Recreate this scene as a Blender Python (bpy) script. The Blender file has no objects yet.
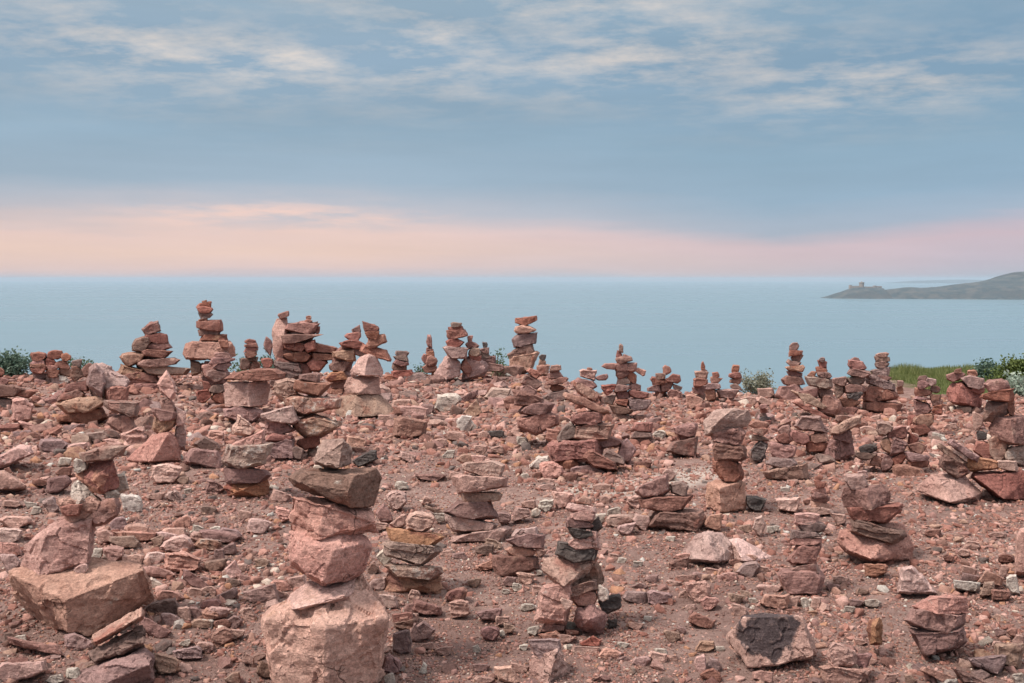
import bpy, bmesh, math, random
import numpy as np
from mathutils import Vector, noise, Matrix
R = math.radians
rnd = random.Random(11)
scene = bpy.context.scene
C = scene.collection
F = 995.0; CX, CY = 512.0, 341.5; HZ = 279.0; EYE = 1.6
PITCH = math.atan((CY - HZ) / F)
cp, sp = math.cos(PITCH), math.sin(PITCH)

# ------------------------------------------------------------------ camera
cam = bpy.data.cameras.new('camera'); camo = bpy.data.objects.new('camera', cam); C.objects.link(camo)
camo.location = (0, 0, EYE); camo.rotation_euler = (R(90) - PITCH, 0, 0)
cam.sensor_width = 36; cam.lens = F * 36 / 1024; cam.clip_start = 0.1; cam.clip_end = 200000
scene.camera = camo

def ray(px, py):
    u = (px - CX) / F; v = -(py - CY) / F
    return u, cp + v * sp, -sp + v * cp
def at(px, py, Y):                       # the point on the vertical plane y=Y seen at the pixel
    x, y, z = ray(px, py); k = Y / y
    return Vector((x * k, Y, EYE + z * k))
def ground_y(py, z=0.0):
    x, y, zz = ray(512, py); return (z - EYE) / zz * y
def to_px(x, y, z):
    z -= EYE; d = y * cp - z * sp; v = y * sp + z * cp
    return CX + F * x / d, CY - F * v / d

TILES = dict(A1=(0, 290, 4.88), A2=(180, 290, 4.88), A3=(360, 290, 4.88), A4=(540, 320, 4.88), A5=(720, 320, 4.88), A6=(860, 330, 5.94),
             B1=(0, 400, 4.88), B2=(180, 400, 4.88), B3=(360, 400, 4.88), B4=(540, 400, 4.88), B5=(700, 400, 4.88), B6=(850, 400, 5.598),
             C1=(0, 530, 4.464), C2=(200, 530, 4.464), C3=(400, 530, 4.464), C4=(600, 530, 4.464), C5=(804, 530, 4.464))

# ------------------------------------------------------------------ materials
def newmat(name):
    m = bpy.data.materials.new(name); m.use_nodes = True
    nt = m.node_tree; nt.nodes.clear()
    return m, nt, nt.nodes, nt.links
def mixc(nt, fac, a, b, mode='MIX'):
    n = nt.nodes.new('ShaderNodeMix'); n.data_type = 'RGBA'; n.blend_type = mode
    for s, v in ((0, fac), (6, a), (7, b)):
        if hasattr(v, 'links') or isinstance(v, bpy.types.NodeSocket): nt.links.new(v, n.inputs[s])
        elif isinstance(v, (int, float)): n.inputs[s].default_value = v
        else: n.inputs[s].default_value = (*v, 1)
    return n.outputs[2]
def noi(nt, vec, scale, detail=4, rough=0.6):
    n = nt.nodes.new('ShaderNodeTexNoise'); n.inputs['Scale'].default_value = scale
    n.inputs['Detail'].default_value = detail; n.inputs['Roughness'].default_value = rough
    if vec is not None: nt.links.new(vec, n.inputs['Vector'])
    return n.outputs['Fac']
def rng(nt, v, a, b, c=0.0, d=1.0):
    n = nt.nodes.new('ShaderNodeMapRange'); nt.links.new(v, n.inputs[0])
    for i, x in enumerate((a, b, c, d)): n.inputs[i + 1].default_value = x
    return n.outputs[0]
def math_(nt, op, a, b=None):
    n = nt.nodes.new('ShaderNodeMath'); n.operation = op
    for i, v in enumerate((a, b)):
        if v is None: continue
        if isinstance(v, bpy.types.NodeSocket): nt.links.new(v, n.inputs[i])
        else: n.inputs[i].default_value = v
    return n.outputs[0]
def scl(c, k): return tuple(min(1, x * k) for x in c)

def stone_mat(name, a, b, stain=None, stain_lo=0.60, lichen=0.66, patch=None):
    m, nt, N, L = newmat(name)
    tc = N.new('ShaderNodeTexCoord'); oi = N.new('ShaderNodeObjectInfo')
    k = N.new('ShaderNodeVectorMath'); k.operation = 'SCALE'
    cmb = N.new('ShaderNodeCombineXYZ')
    for i in range(3): L.new(oi.outputs['Random'], cmb.inputs[i])
    L.new(cmb.outputs[0], k.inputs[0]); k.inputs[3].default_value = 57.0
    ad = N.new('ShaderNodeVectorMath'); L.new(tc.outputs['Object'], ad.inputs[0]); L.new(k.outputs[0], ad.inputs[1])
    P = ad.outputs[0]
    big = rng(nt, noi(nt, P, 5, 5), 0.38, 0.62)
    col = mixc(nt, big, a, b)
    mp = N.new('ShaderNodeMapping'); mp.inputs['Scale'].default_value = (5, 5, 42); mp.inputs['Rotation'].default_value = (.15, .1, 0); L.new(P, mp.inputs['Vector'])
    bed = rng(nt, noi(nt, mp.outputs[0], 1, 3), 0.52, 0.66, 0, 0.4)
    col = mixc(nt, bed, col, scl(b, 0.6))
    if stain:
        col = mixc(nt, rng(nt, noi(nt, P, 4.3, 4), stain_lo, stain_lo + .07, 0, .85), col, stain)
    col = mixc(nt, rng(nt, noi(nt, P, 13, 6, .7), lichen - .02, lichen + .06, 0, .7), col, (.52, .46, .40))
    if patch:
        pm = N.new('ShaderNodeMapping'); pm.vector_type = 'TEXTURE'; pm.inputs['Location'].default_value = (-.05, -.1, .085); pm.inputs['Scale'].default_value = (.115, .6, .095); L.new(tc.outputs['Object'], pm.inputs['Vector'])
        pl_ = N.new('ShaderNodeVectorMath'); pl_.operation = 'LENGTH'; L.new(pm.outputs[0], pl_.inputs[0])
        pd = math_(nt, 'ADD', pl_.outputs['Value'], math_(nt, 'MULTIPLY', math_(nt, 'SUBTRACT', noi(nt, tc.outputs['Object'], 14, 6, .65),   .5), 1.5))
        col = mixc(nt, rng(nt, pd, 1.0, 1.12, .93, 0), col, (.06, .047, .052))
    col = mixc(nt, rng(nt, noi(nt, P, 30, 6, .75), .58, .74, 0, .65), col, scl(b, 0.38))
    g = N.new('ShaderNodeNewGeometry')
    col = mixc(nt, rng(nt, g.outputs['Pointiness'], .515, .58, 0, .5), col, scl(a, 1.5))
    wp = N.new('ShaderNodeVectorMath'); wp.operation = 'ADD'; nn = N.new('ShaderNodeTexNoise'); nn.inputs['Scale'].default_value = 6; L.new(P, nn.inputs['Vector'])
    ws = N.new('ShaderNodeVectorMath'); ws.operation = 'SCALE'; L.new(nn.outputs['Color'], ws.inputs[0]); ws.inputs[3].default_value = .35; L.new(P, wp.inputs[0]); L.new(ws.outputs[0], wp.inputs[1])
    vc = N.new('ShaderNodeTexVoronoi'); vc.feature = 'DISTANCE_TO_EDGE'; vc.inputs['Scale'].default_value = 4.5; L.new(wp.outputs[0], vc.inputs['Vector'])
    crk = math_(nt, 'MULTIPLY', rng(nt, vc.outputs['Distance'], .004, .016, 1, 0), rng(nt, noi(nt, P, 3.3, 2), .57, .63))
    col = mixc(nt, math_(nt, 'MULTIPLY', crk, .75), col, scl(b, .3))
    sp_ = noi(nt, P, 170, 3, .8)
    v = math_(nt, 'MULTIPLY', rng(nt, noi(nt, P, 55, 5, .7), .3, .7, .62, 1.34), rng(nt, sp_, .3, .7, .72, 1.28))
    v = math_(nt, 'MULTIPLY', v, rng(nt, oi.outputs['Random'], 0, 1, .82, 1.18))
    hs = N.new('ShaderNodeHueSaturation'); L.new(col, hs.inputs['Color']); L.new(v, hs.inputs['Value'])
    h2 = N.new('ShaderNodeMath'); h2.operation = 'FRACT'; L.new(math_(nt, 'MULTIPLY', oi.outputs['Random'], 13.7), h2.inputs[0])
    L.new(rng(nt, h2.outputs[0], 0, 1, .491, .508), hs.inputs['Hue'])
    h3 = N.new('ShaderNodeMath'); h3.operation = 'FRACT'; L.new(math_(nt, 'MULTIPLY', oi.outputs['Random'], 31.3), h3.inputs[0])
    L.new(rng(nt, h3.outputs[0], 0, 1, .72, 1.08), hs.inputs['Saturation'])
    bs = N.new('ShaderNodeBsdfPrincipled'); bs.inputs['Roughness'].default_value = .92; bs.inputs['Specular IOR Level'].default_value = .2
    L.new(hs.outputs[0], bs.inputs['Base Color'])
    b1 = N.new('ShaderNodeBump'); b1.inputs['Strength'].default_value = .9; b1.inputs['Distance'].default_value = .025
    hh = math_(nt, 'ADD', noi(nt, P, 22, 8, .72), math_(nt, 'MULTIPLY', noi(nt, mp.outputs[0], 1.3, 3), .35))
    hh = math_(nt, 'ADD', hh, math_(nt, 'MULTIPLY', noi(nt, P, 110, 4, .7), .25))
    hh = math_(nt, 'SUBTRACT', hh, math_(nt, 'MULTIPLY', crk, .8))
    L.new(hh, b1.inputs['Height']); L.new(b1.outputs[0], bs.inputs['Normal'])
    o = N.new('ShaderNodeOutputMaterial'); L.new(bs.outputs[0], o.inputs[0])
    return m
PAL = dict(
    p=((.56, .335, .27), (.42, .23, .185)), r=((.35, .165, .125), (.22, .095, .072)), b=((.28, .17, .135), (.18, .11, .09)),
    o=((.46, .24, .15), (.36, .18, .12)), w=((.60, .52, .44), (.46, .36, .30)), d=((.14, .11, .10), (.07, .06, .057)),
    m=((.37, .215, .19), (.25, .145, .13)), t=((.44, .28, .21), (.33, .19, .145)))
WORD = dict(p='pink', r='rust-red', b='brown', o='orange', w='cream-white', d='dark grey', m='mauve', t='tan', k='dark-patched', c='speckled pale pink', y='lichen-spotted')
M = {}
M['p'] = stone_mat('pink_sandstone', *PAL['p'], stain=(.46, .26, .20), stain_lo=.64)
M['r'] = stone_mat('rust_sandstone', *PAL['r'], stain=(.40, .23, .16), stain_lo=.64)
M['b'] = stone_mat('brown_sandstone', *PAL['b'], stain=(.25, .12, .09), stain_lo=.55)
M['o'] = stone_mat('orange_sandstone', *PAL['o'], stain=(.24, .10, .08), stain_lo=.52)
M['w'] = stone_mat('cream_quartz', *PAL['w'], stain=(.42, .27, .2), stain_lo=.62)
M['d'] = stone_mat('dark_stone', *PAL['d'], lichen=.63)
M['m'] = stone_mat('mauve_sandstone', *PAL['m'], stain=(.32, .17, .14), stain_lo=.6)
M['t'] = stone_mat('tan_sandstone', *PAL['t'], stain=(.30, .13, .09), stain_lo=.57)
M['k'] = stone_mat('dark_patched_sandstone', *PAL['p'], stain=(.38, .22, .15), stain_lo=.66, patch=True)
M['c'] = stone_mat('pale_pink_sandstone', (.60, .375, .315), (.48, .28, .235), stain=(.44, .26, .20), stain_lo=.62, lichen=.7)
M['y'] = stone_mat('lichen_sandstone', *PAL['t'], stain=(.25, .11, .085), stain_lo=.5, lichen=.55)

# ------------------------------------------------------------------ stones
def hull_mesh(name, pts, mat, size, mn, edge, bev=.035, seed=0, rough=1.0):
    bm = bmesh.new()
    for p in pts: bm.verts.new(p)
    r = bmesh.ops.convex_hull(bm, input=bm.verts)
    bad = [g for g in set(r['geom_interior'] + r['geom_unused']) if isinstance(g, bmesh.types.BMVert)]
    if bad: bmesh.ops.delete(bm, geom=bad, context='VERTS')
    bmesh.ops.dissolve_limit(bm, angle_limit=R(9), verts=bm.verts, edges=bm.edges)
    bmesh.ops.bevel(bm, geom=list(bm.edges), offset=bev * mn, segments=1, profile=.6, affect='EDGES', clamp_overlap=True)
    bmesh.ops.triangulate(bm, faces=bm.faces)
    if edge:
        for it in range(7):
            lg = [e for e in bm.edges if e.calc_length() > edge]
            if not lg or len(bm.verts) > 14000: break
            bmesh.ops.subdivide_edges(bm, edges=lg, cuts=1)
            bmesh.ops.triangulate(bm, faces=bm.faces)
        bm.normal_update()
        off = Vector((seed * 3.17 % 91, seed * 1.71 % 53, seed * 7.3 % 37)); s = 1 / size
        new = []; lay_amp = min(1, .42 + .5 * noise.cell(Vector((seed * 1.3, 5, 2)))); layered = (0, 7, 10, 14)[int(seed * 7) % 4]
        hero = bev == .014 and mn > .2
        if hero: layered = 0
        for v in bm.verts:
            p = v.co * s + off; n = v.normal
            d = noise.noise(p * 2.3) * .022 * (.5 if hero else 1) + noise.fractal(p * 8, .7, 2.2, 5) * .022 * (.6 if hero else 1)
            q = noise.noise(p * 3.1 + Vector((9, 2, 5)))
            t = min(1, max(0, (q - .12) / .05)); d -= t * t * (3 - 2 * t) * (.012 if hero else .035)
            q = noise.noise(Vector((p.x * 5, p.y * 5, p.z * 4)) + Vector((3, 8, 1)))
            t = min(1, max(0, (q - .25) / .04)); d -= t * (.03 if hero else .022)
            dist, pt = noise.voronoi(p * 3.4); c0 = pt[0]
            d += (p * 3.4 - c0).dot(noise.cell_vector(c0 * 17.3) * 2 - Vector((1, 1, 1))) * .048
            if hero:
                dist, pt = noise.voronoi(p * 8); c0 = pt[0]
                d += (p * 8 - c0).dot(noise.cell_vector(c0 * 17.3) * 2 - Vector((1, 1, 1))) * .014
            if layered:
                zz = (p.z + .18 * p.x) * layered + noise.noise(p * 2.1) * .8
                fl = math.floor(zz); fr = zz - fl
                h0 = noise.cell(Vector((fl * 3.7, 1.5, seed * .7))); h1 = noise.cell(Vector(((fl + 1) * 3.7, 1.5, seed * .7)))
                st = h0 + (h1 - h0) * min(1, max(0, (fr - .86) / .14))
                d += (1 - min(1, abs(n.z) * 1.3)) * ((st - .5) * .085 - (.03 if .80 < fr < .94 else 0)) * lay_amp
            new.append(v.co + n * d * mn * 1.15 * rough)
        for v, c in zip(bm.verts, new): v.co = c
    bm.normal_update()
    me = bpy.data.meshes.new(name); bm.to_mesh(me); bm.free()
    me.materials.append(mat)
    if edge:
        me.polygons.foreach_set('use_smooth', [True] * len(me.polygons))
        me.set_sharp_from_angle(angle=R(30))
    return me

def outline(x0, x1, y0, y1, tilt, rs):
    """angular stone outline filling the pixel box"""
    w, h = x1 - x0, y1 - y0
    th = R(abs(tilt)); c, s = math.cos(th), math.sin(th)
    den = max(.35, c * c - s * s)
    t = max(.28 * min(w, h), (h * c - w * s) / den); l = max(t * .8, (w * c - h * s) / den)
    pts = []; kind = rs.random()
    if kind < .22:                                   # lens / pebble slab
        n = rs.choice((8, 9, 10)); e = rs.uniform(2.0, 2.8)
    elif kind < .68: n = rs.choice((6, 7, 8)); e = rs.uniform(3.2, 6)
    else: n = rs.choice((5, 6, 7)); e = rs.uniform(2.6, 4)
    a0 = rs.uniform(0, 6.28); tp = rs.uniform(-.5, .5); sh = rs.uniform(-.3, .3); low = rs.uniform(-.3, .15)
    for i in range(n):
        a = a0 + (i + rs.uniform(-.38, .38)) * 2 * math.pi / n
        ca, sa = math.cos(a), math.sin(a)
        x = math.copysign(abs(ca) ** (2 / e), ca); y = math.copysign(abs(sa) ** (2 / e), sa)
        k = rs.uniform(.9, 1.0)
        y *= (1 + tp * x); x *= 1 + low * y
        pts.append(((x + sh * y * t / l) * k * l / 2, y * k * t / 2))
    sg = 1 if tilt < 0 else -1                # image y points down: positive tilt lifts the right end
    cc, ss = math.cos(th), sg * math.sin(th)
    pts = [(x * cc - y * ss, x * ss + y * cc) for x, y in pts]
    ax = min(p[0] for p in pts); bx = max(p[0] for p in pts); ay = min(p[1] for p in pts); by = max(p[1] for p in pts)
    return [(x0 + (p[0] - ax) / (bx - ax) * w, y0 + (p[1] - ay) / (by - ay) * h) for p in pts]

SEED = [0]
def make_stone(name, mat, Y, box=None, tilt=0, poly=None, ridge=None, thick=None, parent=None, origin=None, front=None, rough=1.0):
    SEED[0] += 1; rs = random.Random(SEED[0] * 77 + 5)
    if poly is None:
        x0, x1, y0, y1 = box
        gy = .07 * (y1 - y0) + .35; gx = .045 * (x1 - x0) + .3
        ol = outline(x0 - gx, x1 + gx, y0 - gy, y1 + gy, tilt, rs)
    else: ol = poly
    xs = [p[0] for p in ol]; ys = [p[1] for p in ol]
    cx, cy = (min(xs) + max(xs)) / 2, (min(ys) + max(ys)) / 2
    wp, hp = max(xs) - min(xs), max(ys) - min(ys)
    mpp = (at(cx + 1, cy, Y) - at(cx, cy, Y)).x
    w, h = wp * mpp, hp * mpp
    T = thick or max(min(w * rs.uniform(.7, .95), max(w, h)), .55 * h)
    if front is not None: Y = front + T * .36
    pts = []
    for (x, y) in ol: pts.append(at(x, y, Y + rs.uniform(-.1, .1) * T * (.5 if ridge else 1)))
    def ring(kx, ky, dy, j):
        for (x, y) in ol:
            qx = cx + (x - cx) * kx * rs.uniform(1 - j, 1 + j * .4); qy = cy + (y - cy) * ky * rs.uniform(1 - j, 1 + j * .3)
            pts.append(at(qx, qy, Y + dy * T * rs.uniform(.86, 1)))
    ring(.80, .80, .5, .12)
    if ridge:
        for (x, y, d) in ridge: pts.append(at(x, y, Y + d * T))
    else: ring(rs.uniform(.76, .9), rs.uniform(.74, .9), -.5, .12)
    c = sum(pts, Vector()) / len(pts)
    loc = at(cx, cy, Y)
    pts = [p - loc for p in pts]
    big = max(wp, hp)
    px = 2.0 if big > 45 else (2.4 if big > 22 else 2.6)
    edge = px * mpp
    me = hull_mesh(name, pts, mat, math.sqrt(max(w, h) * math.sqrt(w * h)), min(w, h, T), edge, seed=SEED[0], bev=.014 if ridge else rs.uniform(.01, .022), rough=(.7 if T >= .3 else .8) if ridge else rough * rs.uniform(.55, .85))
    o = bpy.data.objects.new(name, me); C.objects.link(o)
    o.location = loc - (origin or Vector())
    if parent: o.parent = parent
    return o

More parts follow.
